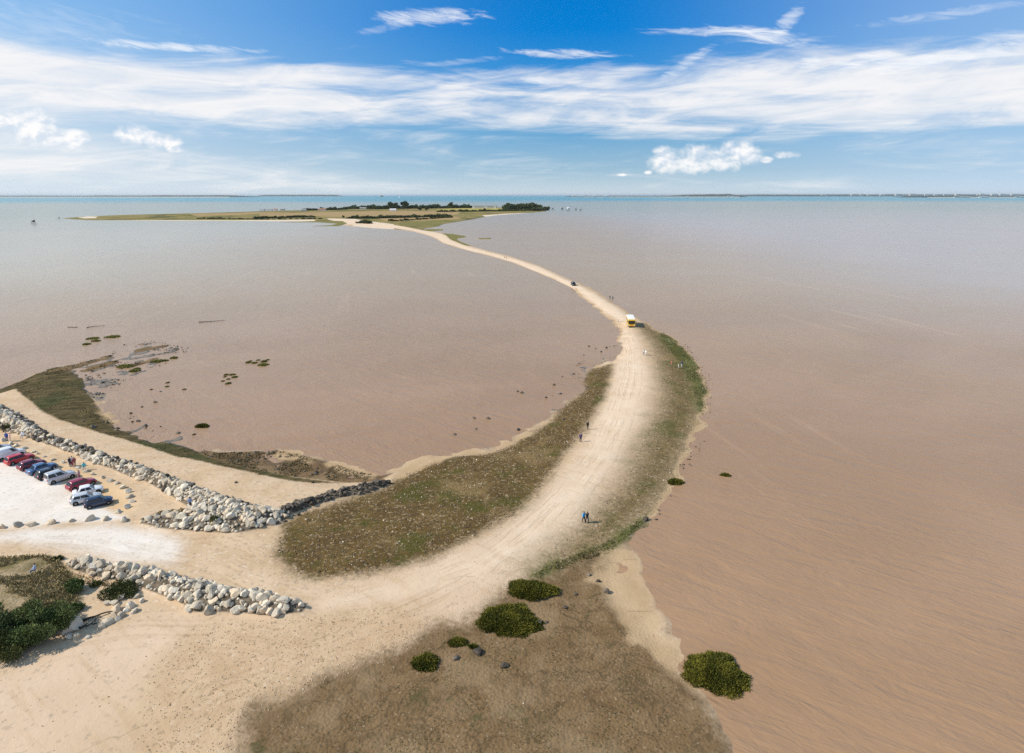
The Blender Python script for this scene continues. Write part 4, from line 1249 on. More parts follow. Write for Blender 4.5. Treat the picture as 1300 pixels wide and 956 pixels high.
def build_pose(pose):
    J, E, RAD = skeleton(pose)
    names = list(J); idx = {n: i for i, n in enumerate(names)}
    me = bpy.data.meshes.new('person_base')
    me.from_pydata([J[n] for n in names], [(idx[a], idx[b]) for a, b, _ in E], [])
    o = bpy.data.objects.new('person_base', me); COL.objects.link(o)
    md = o.modifiers.new('skin', 'SKIN')
    for i, n in enumerate(names):
        me.skin_vertices[0].data[i].radius = RAD[n]
    me.skin_vertices[0].data[idx['pelvis']].use_root = True
    sb = o.modifiers.new('sub', 'SUBSURF'); sb.levels = 1; sb.render_levels = 1
    dg = bpy.context.evaluated_depsgraph_get(); dg.update()
    ev = o.evaluated_get(dg)
    body = bpy.data.meshes.new_from_object(ev)
    bpy.data.objects.remove(o)
    V = np.array([v.co[:] for v in body.vertices])
    hx = np.array(J['head'])
    for v in body.vertices:     # nose and chin
        d = np.array(v.co) - hx
        if abs(d[0]) < .02 and d[1] > .05 and -.05 < d[2] < .0: v.co.y += .022
    segs = [(np.array(J[a]), np.array(J[b]), l) for a, b, l in E]
    def lab(c):
        best = None; bd = 9
        for a, b, l in segs:
            e = b-a; t = np.clip(np.dot(c-a, e)/(np.dot(e, e)+1e-9), 0, 1)
            d = np.linalg.norm(c-(a+t*e))
            if d < bd: bd = d; best = l
        return best
    labels = [lab(np.array(p.center)) for p in body.polygons]
    def piece(nm, test, infl):
        bm = bmesh.new(); bm.from_mesh(body); bm.faces.ensure_lookup_table(); bm.normal_update()
        bmesh.ops.delete(bm, geom=[f for i, f in enumerate(bm.faces) if not test(labels[i], f.calc_center_median())], context='FACES')
        for v in bm.verts: v.co += v.normal * infl
        m = bpy.data.meshes.new(nm); bm.to_mesh(m); bm.free()
        m.polygons.foreach_set('use_smooth', [True]*len(m.polygons))
        return m
    hipz = J['pelvis'][2]
    P_ = dict(body=body,
        jacket=piece('jacket', lambda l, c: (l in ('torso','arm') or l == 'neck' and c.z < J['neck'][2]-.03) and (c.z > hipz-.08 or l == 'arm'), .02),
        trousers=piece('trousers', lambda l, c: l == 'leg' or (l == 'torso' and c.z <= hipz), .013),
        shoes=piece('shoes', lambda l, c: l == 'foot', .012),
        hair=piece('hair', lambda l, c: l == 'head' and (c.z > J['head'][2]+.045 or (c.y < J['head'][1]-.02 and c.z > J['jaw'][2])), .018))
    body.polygons.foreach_set('use_smooth', [True]*len(body.polygons))
    POSES[pose] = (P_, J)
for p in ('stand', 'walk', 'sit'): build_pose(p)

CLOTH = {}
def cloth(col):
    if col not in CLOTH: CLOTH[col] = simple('cloth', col, .85, 0, .12, 8)
    return CLOTH[col]

def person(loc, rz, pose, top, legs, lab, scale=1.0, hair=None, group=None, lean=0.0):
    P_, J = POSES[pose]
    root = empty('person', loc, rz); root.scale = (scale,)*3
    root.rotation_euler = (lean, 0, rz)
    tag(root, lab, 'person', group)
    for nm, mat in (('body', M['skin']), ('jacket', cloth(top)), ('trousers', cloth(legs)), ('shoes', M['shoe']), ('hair', M['hair'] if hair is None else cloth(hair))):
        me = P_[nm].copy(); me.materials.clear(); obj(nm, me, mat, root)
    for s in (-1, 1):
        bm = bmesh.new(); bmesh.ops.create_icosphere(bm, subdivisions=1, radius=.012)
        e = J['head']; bm_obj('eye', bm, M['black'], root, (e[0]+s*.032, e[1]+.088, e[2]))
        bm = bmesh.new(); bmesh.ops.create_icosphere(bm, subdivisions=1, radius=.022)
        for v in bm.verts: v.co.x *= .5; v.co.z *= 1.4
        bm_obj('ear', bm, M['skin'], root, (e[0]+s*.088, e[1], e[2]-.01))
    return root

DK = (.02,.022,.03); NAVY = (.02,.03,.08)
PEOPLE = [
 (741.0,663.6,'walk',R(30),(.03,.38,.75),DK,'person in a bright blue jacket walking beside a dark clad companion',1.03),
 (745.4,663.4,'walk',R(30),(.02,.015,.02),(.03,.05,.09),'person in black walking close beside the bright blue jacket',1.0),
 (746.0,545.2,'stand',R(200),(.04,.03,.03),(.05,.04,.035),'person in dark clothes standing where shingle meets sand, farther back of two',1.0),
 (737.0,561.0,'stand',R(170),(.10,.06,.16),(.03,.03,.05),'person in a purple top standing on the shingle edge, nearer of two',1.04),
 (785.3,408.3,'stand',R(90),(.75,.75,.72),(.35,.4,.45),'person in white standing alone left of the yellow bus',1.0),
 (774.3,379.8,'walk',R(160),(.10,.05,.06),(.03,.03,.05),'left person of the pair walking on the causeway beyond the bus',1.0),
 (777.8,380.8,'walk',R(160),(.04,.05,.09),(.05,.05,.06),'right person of the pair walking on the causeway beyond the bus',1.0),
 (817.0,450.8,'stand',R(60),(.78,.78,.78),(.25,.32,.5),'person in a white shirt and jeans on the sand below the bus',1.02),
 (819.8,451.6,'stand',R(300),(.75,.74,.72),(.55,.5,.45),'person in white shirt and pale trousers beside the one in jeans',1.02),
 (852.3,465.8,'stand',R(100),(.45,.10,.08),(.25,.2,.15),'person in a red top standing on the green weed',1.0),
 (861.2,468.0,'stand',R(250),(.8,.8,.78),(.6,.6,.58),'person in white crouching over the green weed',.85),
 (865.4,466.0,'stand',R(30),(.05,.07,.2),(.75,.75,.75),'person in navy top and white trousers on the green weed',1.05),
 (4.5,548.6,'stand',R(120),(.04,.03,.03),(.03,.03,.04),'person in dark clothes near the boulders at the far left',1.05),
 (9.3,560.0,'stand',R(200),(.05,.12,.45),(.04,.07,.2),'person in bright blue standing on the sandy footway',1.05),
 (13.5,560.6,'stand',R(150),(.75,.45,.40),(.65,.5,.45),'person in pink beside the one in bright blue',1.0),
 (30.2,556.5,'sit',R(180),(.7,.72,.78),(.55,.58,.65),'person in pale clothes seated at the foot of the boulders',1.05),
 (89.8,592.6,'stand',R(250),(.03,.035,.06),(.03,.035,.07),'person in dark navy standing among the footway boulders',1.05),
 (92.6,591.4,'stand',R(100),(.78,.70,.70),(.45,.05,.08),'person in white top and red shorts beside the one in navy',1.05),
 (95.4,591.6,'stand',R(60),(.35,.08,.10),(.25,.1,.1),'person in a dull red top right of the group by the boulders',.95),
 (107.5,596.6,'sit',R(210),(.15,.6,.6),(.3,.35,.4),'person in a turquoise top sitting on a footway boulder',1.05),
 (101.3,609.6,'stand',R(90),(.5,.30,.32),(.28,.16,.2),'person in dull pink standing between the two groups of cars',1.02),
 (242.4,646.0,'walk',R(10),(.25,.35,.55),(.06,.06,.10),'person in a blue shirt walking at the inner corner of the rock wall',1.05),
 (45.5,727.5,'sit',R(120),(.45,.52,.72),(.25,.27,.33),'person in a pale blue top sitting on the grassy bank',1.05),
 (640.8,328.0,'walk',R(45),(.15,.13,.12),(.1,.1,.12),'tiny dark walker far along the causeway',1.0),
 (642.8,328.6,'walk',R(45),(.4,.3,.3),(.1,.1,.12),'tiny paler walker far along the causeway beside a dark one',1.0),
]
for px, py, pose, rz, top, legs, lab, sc in PEOPLE:
    g = G(px, py)
    if pose == 'sit' and 'boulder' in lab: g.z += .15
    person(g, rz, pose, top, legs, lab, sc)

# ------------------------------------------------------------------ island trees, buildings, fishing huts
def bush_mesh(seed, n=900, lob=9):
    rg = random.Random(seed); lobes = []
    for _ in range(lob):
        a = rg.uniform(0, 6.28); q = math.sqrt(rg.random())*.75
        lobes.append((math.cos(a)*q, math.sin(a)*q, rg.uniform(.3, .7), rg.uniform(.28, .42)))
    V, Fc = crown_mesh(lobes, n, .22, seed)
    return np_mesh('bush', V, Fc)
BUSH = [bush_mesh(500+i) for i in range(4)]
for i, m_ in enumerate(BUSH): m_.materials.append(M['tree'] if i % 2 else M['treeb'])
TRUNK = None
def hedge_row(pts, n, w, h, lab, grp, jit=.25, darkonly=False):
    P3 = [G(*p) for p in pts]
    seg = [(P3[i], P3[i+1]) for i in range(len(P3)-1)]
    Ls = [(b-a).length for a, b in seg]; tot = sum(Ls)
    for k in range(n):
        d = tot*(k+.5)/n; i = 0
        while d > Ls[i] and i < len(Ls)-1: d -= Ls[i]; i += 1
        p = seg[i][0].lerp(seg[i][1], min(1, d/Ls[i]))
        o = bpy.data.objects.new('bush', BUSH[(1 + 2*random.randrange(2)) if darkonly else random.randrange(4)]); link(o)
        ww = w*random.uniform(.85, 1.5); hh = h*random.uniform(.8, 1.75)
        o.location = (p.x + random.uniform(-1,1)*w*jit, p.y + random.uniform(-1,1)*w, gz(p.x, p.y)-.2)
        o.scale = (ww, ww, hh); o.rotation_euler = (0, 0, random.uniform(0, 6.28))
        tag(o, lab, 'bush', grp)
hedge_row([(442,265.4),(480,265.4),(520,264.8),(560,264.4),(598,264.1)], 54, 9, 8, 'dark tall bush in the shelter belt along the back of the island', 'bushes of the island shelter belt', darkonly=True)
hedge_row([(555,269),(600,268.5),(640,268),(690,267.4)], 54, 7, 3.2, 'green bush in the hedge across the island in front of the bright field', 'bushes of the hedge below the bright field')
hedge_row([(440,277.6),(490,277),(530,276),(570,274.8)], 39, 6, 3.6, 'low dark bush in the hedge between the tan island fields', 'bushes of the hedge between tan fields', darkonly=True)
hedge_row([(325,277.3),(360,276.6),(400,275.8)], 21, 5, 2.6, 'low bush in the short hedge on the left of the island', 'bushes of the left island hedge')
hedge_row([(385,267.3),(410,267),(440,266)], 18, 7, 5, 'dark bush around the island cottages', 'bushes around the island cottages', darkonly=True)
hedge_row([(642,265.8),(660,265.3),(684,265)], 30, 11, 11, 'dense dark bush in the wooded point at the right end of the island', 'bushes of the wooded island point', darkonly=True)
hedge_row([(676,268),(688,267.2),(696,266.6)], 12, 8, 6, 'olive green bush at the tip of the island point', 'bushes at the island tip')
hedge_row([(250,277.5),(300,278),(330,278.6),(410,278)], 24, 4, 1.6, 'low scrubby bush along the left island shore', 'scrub along the left island shore')
hedge_row([(454,283.6),(462,283.2),(470,284)], 7, 5, 3.2, 'yellow green bush by the sand bank where the causeway lands', 'bushes by the landing sand bank')
hedge_row([(492,280.5),(505,280.6),(556,277.4),(575,276)], 18, 4, 2.2, 'dark low bush on the marsh edge of the island', 'bushes on the marsh edge')

def tree_mesh(seed, flat):
    rg = random.Random(seed); lobes = []
    for _ in range(12):
        a = rg.uniform(0, 6.28); q = math.sqrt(rg.random())*.30
        z = rg.uniform(.62, .88) if flat else rg.uniform(.38, .86)
        lobes.append((math.cos(a)*q, math.sin(a)*q, z, rg.uniform(.11, .17)))
    V, Fc = crown_mesh(lobes, 1500, .075, seed)
    crown = np_mesh('crown', V, Fc); crown.materials.append(M['tree'])
    bm = bmesh.new(); tube(bm, (0,0,-.02), (.01,0,.5), .03, .018, 7)
    for l in lobes[:7]: tube(bm, (.01,0,rg.uniform(.35,.5)), l[:3], .014, .005, 5)
    t = bpy.data.meshes.new('trunk'); bm.to_mesh(t); bm.free(); t.materials.append(M['bark'])
    return crown, t
TREES = [tree_mesh(600, True), tree_mesh(601, False), tree_mesh(602, True), tree_mesh(603, False)]
TL = [(497,266,9.2,0,'broad umbrella pine, left of the tall pair above the island fields'),(503,265.8,8.2,2,'umbrella pine leaning close against the broad left one'),(513.5,265.6,10,2,'tallest slender umbrella pine of the island'),
      (517,265.6,8.5,0,'umbrella pine just right of the tallest slender one'),(474,265.2,5,1,'single rounded tree left of the pines on the island'),(487,265.4,4.5,3,'short rounded tree between the lone tree and the pines'),
      (533,268.2,6,1,'rounded dark tree in the field hedge, left one of a pair'),(541.5,268.5,6.5,3,'larger rounded dark tree in the field hedge, right one of a pair'),(572,264.6,7.5,3,'tall rounded tree at the right end of the shelter belt'),
      (645,264.8,6.5,3,'pale topped tree standing left of the wooded point'),(675,265,8,1,'tallest crown rising from the wooded point'),(556,275,4,1,'small round tree on the marsh edge hedge'),
      (436,277.5,4,1,'small dark tree at the left end of the tan fields'),(615,268.4,4,3,'round tree inside the hedge below the long white building')]
for px, py, hp, k, lab in TL:
    g = G(px, py); hgt = hp*math.sqrt(g.x**2+g.y**2)/F
    root = empty('island_tree', g, random.uniform(0, 6)); tag(root, lab, 'tree')
    root.scale = (hgt*1.15, hgt*1.15, hgt)
    obj('crown', TREES[k][0], None, root); obj('trunk', TREES[k][1], None, root)

def house(px, py, w, d, h, lab, roofmat='tile', wallmat='stone', gable=True, rz=0.0, name='house', nwin=3):
    g = G(px, py); root = empty(name, g, rz); tag(root, lab, 'building')
    bm = bmesh.new(); box(bm, -w/2, w/2, -d/2, d/2, -.5, h); bm_obj('wall', bm, M[wallmat], root)
    bm = bmesh.new()
    if gable:
        v = [bm.verts.new(p) for p in ((-w/2-.3,-d/2-.4,h+.003),(w/2+.3,-d/2-.4,h+.003),(w/2+.3,d/2+.4,h+.003),(-w/2-.3,d/2+.4,h+.003),(-w/2-.3,0,h+d*.28),(w/2+.3,0,h+d*.28))]
        for f in ((3,2,1,0),(0,1,5,4),(2,3,4,5),(1,2,5),(3,0,4)): bm.faces.new([v[i] for i in f])
    else:
        box(bm, -w/2-.2, w/2+.2, -d/2-.2, d/2+.2, h+.003, h+.5)
    bm_obj('roof', bm, M[roofmat], root)
    for k in range(nwin):
        x = -w/2 + w*(k+.5)/nwin
        bm = bmesh.new(); box(bm, x-.7, x+.7, -d/2-.04, -d/2+.02, h*.35, h*.75); bm_obj('window', bm, M['glass'], root)
    return root
# the long low white building with three taller ends
house(616, 264.3, 84, 12, 8, 'long low grey white building beyond the bright island field', 'slate', 'stone', False, nwin=12)
for px, lab in ((601,'white square tower at the left end of the long building'),(616.5,'white square tower in the middle of the long building'),(628.5,'white square tower at the right end of the long building')):
    house(px, 264.6, 6, 6, 13, lab, 'slate', 'white', False, name='tower', nwin=1)
for px, py, w, lab, wm, rm in ((333,267.9,14,'white cottage leftmost on the island skyline','white','slate'),(341,267.6,22,'long white cottage just right of the leftmost one','white','slate'),
        (350,267.4,10,'small white cottage right of the long cottage','white','tile'),(359,267.2,12,'pale cottage with grey roof on the island skyline','stone','slate'),
        (386,268,14,'low cottage with dark roof at the edge of the dark bushes','stone','slate'),(409,267.4,22,'pink walled cottage among the dark bushes','stone','tile'),
        (461,265.6,20,'pale low barn seen over the shelter belt','stone','slate'),(499,267.8,18,'white roofed barn below the pines','white','white')):
    house(px, py, w, 8, 4, lab, rm, wm)

def carrelet(px, dist, s, lab, bright=False, mast=True):
    x, y = PD(px, dist)
    root = empty('fishing_hut', (x, y, 0), random.uniform(-.5, .5)); tag(root, lab, 'fishing hut'); root.scale = (s, s, s)
    bm = bmesh.new(); box(bm, -3, 3, -2.5, 2.5, 4, 4.25); bm_obj('deck', bm, M['hut'], root)
    bm = bmesh.new(); box(bm, -1.8, 1.8, -1.5, 1.5, 4.255, 6.4); bm_obj('cabin', bm, M['white'] if bright else M['hut'], root)
    bm = bmesh.new()
    v = [bm.verts.new(p) for p in ((-2,-1.8,6.405),(2,-1.8,6.405),(2,1.8,6.405),(-2,1.8,6.405),(-2,0,7.4),(2,0,7.4))]
    for f in ((3,2,1,0),(0,1,5,4),(2,3,4,5),(1,2,5),(3,0,4)): bm.faces.new([v[i] for i in f])
    bm_obj('roof', bm, M['slate'] if not bright else M['white'], root)
    for a in (-2.5, 0, 2.5):
        for c in (-2, 2):
            bm = bmesh.new(); tube(bm, (a, c, -2), (a, c, 4), .18); bm_obj('stilt', bm, M['wood'], root)
    if mast:
        bm = bmesh.new(); tube(bm, (2.8, 0, 4), (3, 0, 9.5), .12); tube(bm, (3, 0, 7), (6.5, 0, 8.2), .09); bm_obj('net_mast', bm, M['wood'], root)
    return root
carrelet(36.5, 1010, 1.0, 'wooden fishing hut on stilts alone in the water off the left shore')
carrelet(70, 1230, .55, 'tiny dark fishing hut off the left tip of the island', mast=False)
carrelet(702, 1950, 1.1, 'dark stilted fishing hut nearest the island point')
carrelet(714, 1950, 1.2, 'second stilted fishing hut out from the island point')
carrelet(722, 1850, 1.5, 'largest stilted fishing hut with a white cabin off the point', True)
carrelet(731.5, 1900, 1.0, 'small stilted fishing hut right of the white cabin one')
carrelet(737.5, 1850, .9, 'farthest right stilted fishing hut off the point')

def boat(px, dist, L, lab, sail=True):
    x, y = PD(px, dist)
    root = empty('sailing_boat' if sail else 'motor_boat', (x, y, 0), random.uniform(-.4, .4)); tag(root, lab, 'boat')
    bm = bmesh.new(); rings = []
    for q, w, zt in ((-.5,.12,.12),(-.3,.15,.11),(0,.16,.11),(.3,.11,.12),(.5,.01,.15)):
        rings.append([(q*L,-w*L,zt*L),(q*L,-w*L*.6,-.05*L),(q*L,w*L*.6,-.05*L),(q*L,w*L,zt*L)])
    loft(bm, rings); bm_obj('hull', bm, M['white'], root)
    bm = bmesh.new(); box(bm, -.2*L, .15*L, -.09*L, .09*L, .118*L, .24*L); bmesh.ops.bevel(bm, geom=bm.edges[:], offset=.02*L, segments=1); bm_obj('cabin', bm, M['white'], root)
    if sail:
        bm = bmesh.new(); tube(bm, (.08*L,0,.1*L), (.08*L,0,1.25*L), .012*L); bm_obj('mast', bm, M['rim'], root)
        bm = bmesh.new(); slab(bm, [(.06*L,0,.26*L),(-.42*L,.05*L,.26*L),(.06*L,0,1.2*L)], .01*L); bm_obj('sail', bm, M['white'], root)
boat(1172.5, 3600, 13, 'white motor boat out on the bay at the right', False)
boat(507, 9500, 34, 'pale sailing boat right of the sea fort near the horizon')
boat(1064, 6500, 16, 'tiny white sailing boat far out on the right')
boat(594, 5200, 12, 'tiny white sailing boat far behind the long island building')

def sea_fort(px, dist, s):
    x, y = PD(px, dist)
    root = empty('sea_fort', (x, y, 0)); tag(root, 'dark oval stone fort standing in the sea on the horizon', 'fort')
    bm = bmesh.new(); n = 28
    rings = [[(math.cos(2*math.pi*k/n)*34*q*s, math.sin(2*math.pi*k/n)*17*q*s, z*s) for k in range(n)] for q, z in ((1.05,-2),(1.04,4),(1,4.2),(.98,24),(1.0,24.3),(1.0,26))]
    loft(bm, rings); bm_obj('wall', bm, M['fort'], root)
    for lev in (8, 14, 20):
        for k in range(0, 9):
            a = math.pi + math.pi*(k+.5)/9
            bm = bmesh.new(); cx, cy = math.cos(a)*33.8*s, math.sin(a)*16.9*s
            box(bm, cx-1.3*s, cx+1.3*s, cy-1.0*s, cy+.3*s, lev*s, (lev+2.6)*s); bm_obj('window', bm, M['black'], root)
    bm = bmesh.new(); box(bm, 6*s, 14*s, -4*s, 4*s, 26.01*s, 33*s); bm_obj('turret', bm, M['fort'], root)
sea_fort(484, 15000, 1.25)

# ------------------------------------------------------------------ far coasts
def coast(name, px0, px1, dist, hfun, depth, mat, seed):
    n = 160; V = []; Fc = []
    for i in range(n+1):
        px = px0 + (px1-px0)*i/n
        x, y = PD(px, dist)
        e = min(1, min(i, n-i)/10)
        hh = hfun(i/n) * (.75 + .5*float(fbm(np.array([i/7.0]), np.array([seed*1.7]), 1, 3, seed)[0])) * e**.6
        V += [(x, y, -3), (x, y+depth*.08, hh*.45), (x, y+depth*.3, hh), (x, y+depth*.7, hh*.9), (x, y+depth, -3)]
    for i in range(n):
        for k in range(4):
            a = i*5+k; Fc.append((a, a+5, a+6, a+1))
    o = obj(name, np_mesh(name, np.array(V), np.array(Fc), True), mat)
    tag(o, kind='structure')
def strand(px0, px1, dist, h):
    bm = bmesh.new(); a = PD(px0, dist); b = PD(px1, dist); n = 40
    for i in range(n):
        p = (a[0]+(b[0]-a[0])*i/n, a[1]); q = (a[0]+(b[0]-a[0])*(i+1)/n, a[1])
        f = [bm.verts.new(v) for v in ((p[0],p[1],-1),(q[0],q[1],-1),(q[0],q[1]+60,h),(p[0],p[1]+60,h))]; bm.faces.new(f)
    bmesh.ops.remove_doubles(bm, verts=bm.verts, dist=.01)
    tag(bm_obj('far_beach', bm, M['sandfar']), kind='structure')
coast('far_hills', -260, 305, 13500, lambda q: 34 + 6*math.sin(q*9), 1500, M['bushfar'], 1)
strand(-200, 290, 13300, 9)
coast('far_hills', 722, 952, 14500, lambda q: 26 + 36*float(sstep(.55, .8, np.array(q))), 1500, M['bushfar'], 2)
strand(735, 940, 14250, 8)
coast('far_hills', 1168, 1330, 11500, lambda q: 22 if q < .45 else 16, 900, M['bushfar'], 3)
strand(1180, 1330, 11300, 6)
coast('far_hills', 940, 1420, 21000, lambda q: 62, 3000, M['bushfar'], 4)
coast('far_hills', 320, 420, 22000, lambda q: 50, 2000, M['bushfar'], 5)

def far_buildings(specs, lab, grp):
    base = []
    for k in range(3):
        bm = bmesh.new(); box(bm, -.5, .5, -.4, .4, 0, .8)
        v = [bm.verts.new(p) for p in ((-.55,-.45,.801),(.55,-.45,.801),(.55,.45,.801),(-.55,.45,.801),(-.55,0,1.0),(.55,0,1.0))]
        for f in ((3,2,1,0),(0,1,5,4),(2,3,4,5),(1,2,5),(3,0,4)): bm.faces.new([v[i] for i in f])
        me = bpy.data.meshes.new('far_building'); bm.to_mesh(me); bm.free(); me.materials.append(M['stone']); base.append(me)
    for px, dist, w, h, z in specs:
        o = bpy.data.objects.new('far_building', random.choice(base)); link(o)
        x, y = PD(px, dist); o.location = (x, y, z); o.scale = (w, w*.6, h)
        tag(o, lab, 'building', grp)
rg = random.Random(5)
far_buildings([(rg.uniform(726, 772), 14200, rg.uniform(30, 90), rg.uniform(18, 34), 0) for _ in range(14)] + [(873,14150,60,22,0),(925,14150,50,26,0),(931,14150,50,26,0)],
              'tiny white building on the shore of the wooded far island', 'white buildings on the far island shore')
far_buildings([(rg.uniform(1215, 1320), 11200, rg.uniform(40, 130), rg.uniform(12, 22), 0) for _ in range(16)],
              'tiny white building on the low shore at the far right', 'white buildings on the far right shore')
far_buildings([(q + rg.uniform(-4, 4), 20900, rg.uniform(60, 170), rg.uniform(35, 75), 30) for q in (1044,1050,1082,1088,1094,1100,1108,1120,1138,1142,1150,1158,1172,1186,1200,1212,1242,1248,1262,1270,1278,1286,1294)],
              'tiny pale tower of the distant city on the right horizon', 'pale buildings of the distant city')

# ------------------------------------------------------------------ sky
HAZE = 1.7e-5
SUN_EL, SUN_AZ = R(39), R(-98)     # sun over the left of the picture (azimuth from +Y towards +X)
world = bpy.data.worlds.new('World'); scene.world = world; world.use_nodes = True
wt = NT(world.node_tree)
for nd in list(world.node_tree.nodes): world.node_tree.nodes.remove(nd)
sky = wt.n('ShaderNodeTexSky', sky_type='NISHITA'); sky.sun_disc = False
sky.sun_elevation = SUN_EL; sky.sun_rotation = SUN_AZ; sky.air_density = 1.0; sky.dust_density = .3; sky.ozone_density = 2.0; sky.altitude = 50
tc = wt.n('ShaderNodeTexCoord').outputs['Generated']
sp = wt.n('ShaderNodeSeparateXYZ'); wt.put(sp.inputs[0], tc)
el = wt.math('ARCSINE', sp.outputs[2]); az = wt.math('ARCTAN2', sp.outputs[0], sp.outputs[1])
def angles(px, py):
    u = (px-CX)/F; v = (CY-py)/F
    d = Vector((u, CT+v*ST, -ST+v*CT)).normalized()
    return math.atan2(d.x, d.y), math.asin(d.z)
# deepen the blue with height
ramp = wt.n('ShaderNodeValToRGB')
wt.put(ramp.inputs[0], wt.math('MULTIPLY', el, 1/1.571, clamp=True))
cr = ramp.color_ramp
stops = [(q * .36 / 1.571, c) for q, c in [(0, (5.6, 6.5, 7.0)), (.10, (3.1, 4.8, 6.1)), (.25, (1.35, 3.6, 6.0)), (.45, (.4, 2.7, 6.2)), (.65, (.0, 1.95, 5.9)), (.85, (.0, 1.65, 5.3)), (1.1, (.03, 1.4, 4.4)), (1.7, (.4, 1.1, 2.5)), (4.36, (.5, .9, 1.6))]]
cr.elements[0].position = 0; cr.elements[0].color = (*stops[0][1], 1)
cr.elements[1].position = 1; cr.elements[1].color = (*stops[-1][1], 1)
for p, c in stops[1:-1]:
    e = cr.elements.new(p); e.color = (*c, 1)
scol = wt.mix(.99, sky.outputs[0], ramp.outputs[0])
SK = 9.0     # cloud white in sky-texture units (background strength 0.1)
# haze glow towards the sun side
sunside = wt.mapr(az, .08, -.85, 0, .74)
scol = wt.mix(sunside, scol, wt.mix(wt.mapr(el, 0, .28), (6.8, 7.6, 8.3), (3.2, 5.7, 8.5)))
eastside = wt.mapr(az, .12, .75, 0, .42)
scol = wt.mix(eastside, scol, (5.2, 6.8, 8.8))
cv = wt.n('ShaderNodeCombineXYZ'); wt.put(cv.inputs[0], az); wt.put(cv.inputs[1], el)
AE = cv.outputs[0]
warp = wt.noise(wt.mapping(AE, (3, 9, 1)), 1.0, 3)
elw = wt.math('ADD', el, wt.math('MULTIPLY', wt.math('SUBTRACT', warp, .5), .05))
n1 = wt.noise(wt.mapping(AE, (2.6, 26, 1), (0, 0, R(2))), 1.0, 7, .62, .6)
n2 = wt.noise(wt.mapping(AE, (7, 42, 1), (0, 0, R(-4))), 1.0, 6, .62, .8)
nn = wt.math('ADD', wt.math('MULTIPLY', n1, .65), wt.math('MULTIPLY', n2, .35))
cov = wt.n('ShaderNodeValToRGB'); wt.put(cov.inputs[0], wt.math('MULTIPLY', elw, 1/.3, clamp=True))
c2 = cov.color_ramp
cs = [(0, .46), (.12, .60), (.24, .47), (.31, .60), (.38, .90), (.50, .94), (.58, .72), (.66, .28), (.76, .08), (1.0, .0)]
c2.elements[0].position = 0; c2.elements[0].color = (cs[0][1],)*3 + (1,)
c2.elements[1].position = 1; c2.elements[1].color = (cs[-1][1],)*3 + (1,)
for p, v in cs[1:-1]:
    e = c2.elements.new(p); e.color = (v, v, v, 1)
leftb = wt.mapr(az, -.1, -.62, 0, .2)
dens = wt.math('ADD', wt.math('ADD', cov.outputs[0], leftb), wt.math('MULTIPLY', wt.math('SUBTRACT', nn, .5), 2.5))
rightb = wt.math('MULTIPLY', wt.mapr(az, .02, .3, 0, .22), wt.math('MULTIPLY', wt.mapr(elw, .07, .085), wt.mapr(elw, .23, .17)))
dens = wt.math('ADD', dens, rightb)
cl = wt.mapr(dens, .46, 1.22, 0, .92)
scol = wt.mix(cl, scol, wt.mix(wt.mapr(n2, .35, .65), (7.4, 7.65, 8.1), (8.7, 8.55, 8.5)))
# single wisps of cirrus
def ellipse(px, py, rx, ry, rot=0.0):
    a0, e0 = angles(px, py); ka = F
    da = wt.math('MULTIPLY', wt.math('SUBTRACT', az, a0), ka*math.cos(e0)*.9); de = wt.math('MULTIPLY', wt.math('SUBTRACT', el, e0), ka*.97)
    c, s = math.cos(rot), math.sin(rot)
    xx = wt.math('ADD', wt.math('MULTIPLY', da, c/rx), wt.math('MULTIPLY', de, s/rx))
    yy = wt.math('ADD', wt.math('MULTIPLY', da, -s/ry), wt.math('MULTIPLY', de, c/ry))
    return wt.math('SUBTRACT', 1.0, wt.math('ADD', wt.math('MULTIPLY', xx, xx), wt.math('MULTIPLY', yy, yy)))
fib = wt.noise(wt.mapping(AE, (16, 90, 1), (0, 0, R(8))), 1.0, 6, .65, 1.2)
WISPS = [(545,22,64,10,.05,.7),(215,59,85,5,.03,.65),(490,35,40,5,.25,.25),(715,68,70,6,-.05,.75),(905,40,85,5,-.06,.6),(975,46,55,9,-.25,.75),(1000,28,22,10,.9,.55),(1095,77,36,9,.12,.8),
         (1215,72,85,9,.05,.7),(683,103,28,5,0,.6),(868,82,40,7,.55,.5),(1030,78,14,7,.1,.7),(1290,48,40,7,-.2,.5),(1190,20,80,5,.02,.3),(590,78,60,4,.1,.25),(60,40,120,30,.1,.15)]
for px, py, rx, ry, rot, st in WISPS:
    e = ellipse(px, py, rx, ry, rot)
    f = wt.mapr(wt.math('ADD', e, wt.math('MULTIPLY', wt.math('SUBTRACT', fib, .5), 3.2)), .1, 1.5, 0, st)
    scol = wt.mix(f, scol, (9.0, 9.1, 9.2))
# small cumulus heads
puff = wt.noise(wt.mapping(AE, (38, 46, 1)), 1.0, 4, .55, .3)
offs = wt.vmath('ADD', AE, (-.0045, .005, 0))
puff2 = wt.math('SUBTRACT', puff, wt.noise(wt.mapping(offs, (38, 46, 1)), 1.0, 4, .55, .3))
CUM = [(848,203,26,16),(880,202,40,17),(910,201,34,15),(938,194,24,16),(950,201,16,9),(1001,196,14,5),(822,219,6,2.5),(790,222,7,2),(972,203,8,4),(26,152,22,16),(45,166,26,18),(62,172,24,13),(92,175,16,11),(172,172,18,12),(196,178,16,10),(218,180,14,9),(222,188,10,5),(8,150,14,10)]
tot = None
for px, py, rx, ry in CUM:
    e = ellipse(px, py, rx, ry)
    tot = e if tot is None else wt.math('MAXIMUM', tot, e)
f = wt.mapr(wt.math('ADD', tot, wt.math('MULTIPLY', wt.math('SUBTRACT', puff, .5), 2.2)), .0, 1.1, 0, .95)
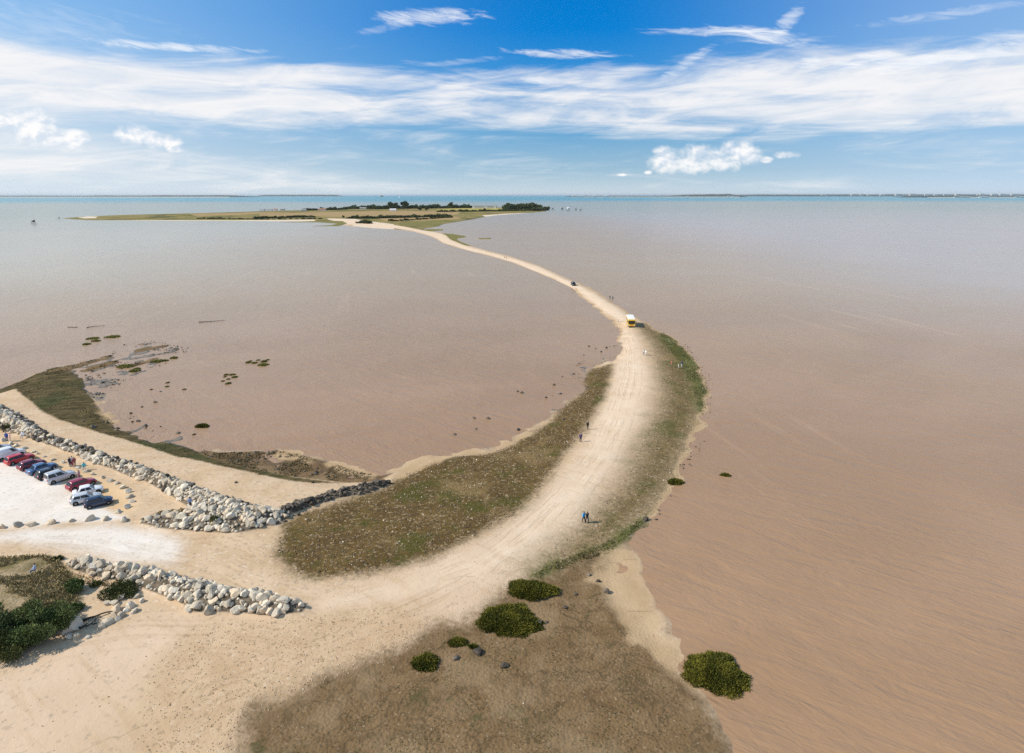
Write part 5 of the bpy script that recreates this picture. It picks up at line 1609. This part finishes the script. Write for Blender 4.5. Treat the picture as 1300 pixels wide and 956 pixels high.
scol = wt.mix(f, scol, wt.mix(wt.mapr(puff2, -.13, .10), (6.4, 7.1, 8.0), (9.2, 9.1, 9.0)))
bg = wt.n('ShaderNodeBackground'); wt.put(bg.inputs[0], scol); bg.inputs[1].default_value = .1
wo = wt.n('ShaderNodeOutputWorld'); wt.l.new(bg.outputs[0], wo.inputs[0])

if HAZE > 0:
    hm = bpy.data.materials.new('sea_air'); hm.use_nodes = True
    for nd in list(hm.node_tree.nodes):
        if nd.type != 'OUTPUT_MATERIAL': hm.node_tree.nodes.remove(nd)
    pv = hm.node_tree.nodes.new('ShaderNodeVolumePrincipled')
    pv.inputs['Color'].default_value = (.82, .90, 1, 1); pv.inputs['Density'].default_value = HAZE; pv.inputs['Anisotropy'].default_value = .2
    hm.node_tree.links.new(pv.outputs[0], [n for n in hm.node_tree.nodes if n.type == 'OUTPUT_MATERIAL'][0].inputs['Volume'])
    bm = bmesh.new(); box(bm, -71000, 71000, -3100, 91000, -3.2, 118)
    tag(bm_obj('haze', bm, hm), kind='stuff')

# ------------------------------------------------------------------ sun, camera, render settings
sd = bpy.data.lights.new('sun', 'SUN'); sd.energy = 4.8; sd.angle = R(.5); sd.color = (1.0, .91, .78)
so = bpy.data.objects.new('sun', sd); link(so)
sv = Vector((math.sin(SUN_AZ)*math.cos(SUN_EL), math.cos(SUN_AZ)*math.cos(SUN_EL), math.sin(SUN_EL)))
so.rotation_euler = sv.to_track_quat('Z', 'Y').to_euler()
so.location = (-60, 60, 90)

cd = bpy.data.cameras.new('camera'); co = bpy.data.objects.new('camera', cd); link(co)
co.location = (0, 0, CAMZ); co.rotation_euler = (math.pi/2 - TH, 0, 0)
cd.sensor_width = 36; cd.lens = 36*F/1300
cd.shift_y = (CY - 478)/1300
cd.clip_start = .5; cd.clip_end = 200000
scene.camera = co

scene.view_settings.view_transform = 'Standard'
scene.view_settings.look = 'None'
scene.view_settings.exposure = 0.16
scene.view_settings.gamma = 1
scene.render.resolution_x = 1024; scene.render.resolution_y = 753
scene.cycles.use_denoising = False
scene.cycles.denoiser = 'OPENIMAGEDENOISE'
scene.cycles.denoising_input_passes = 'RGB_ALBEDO_NORMAL'
scene.cycles.max_bounces = 6
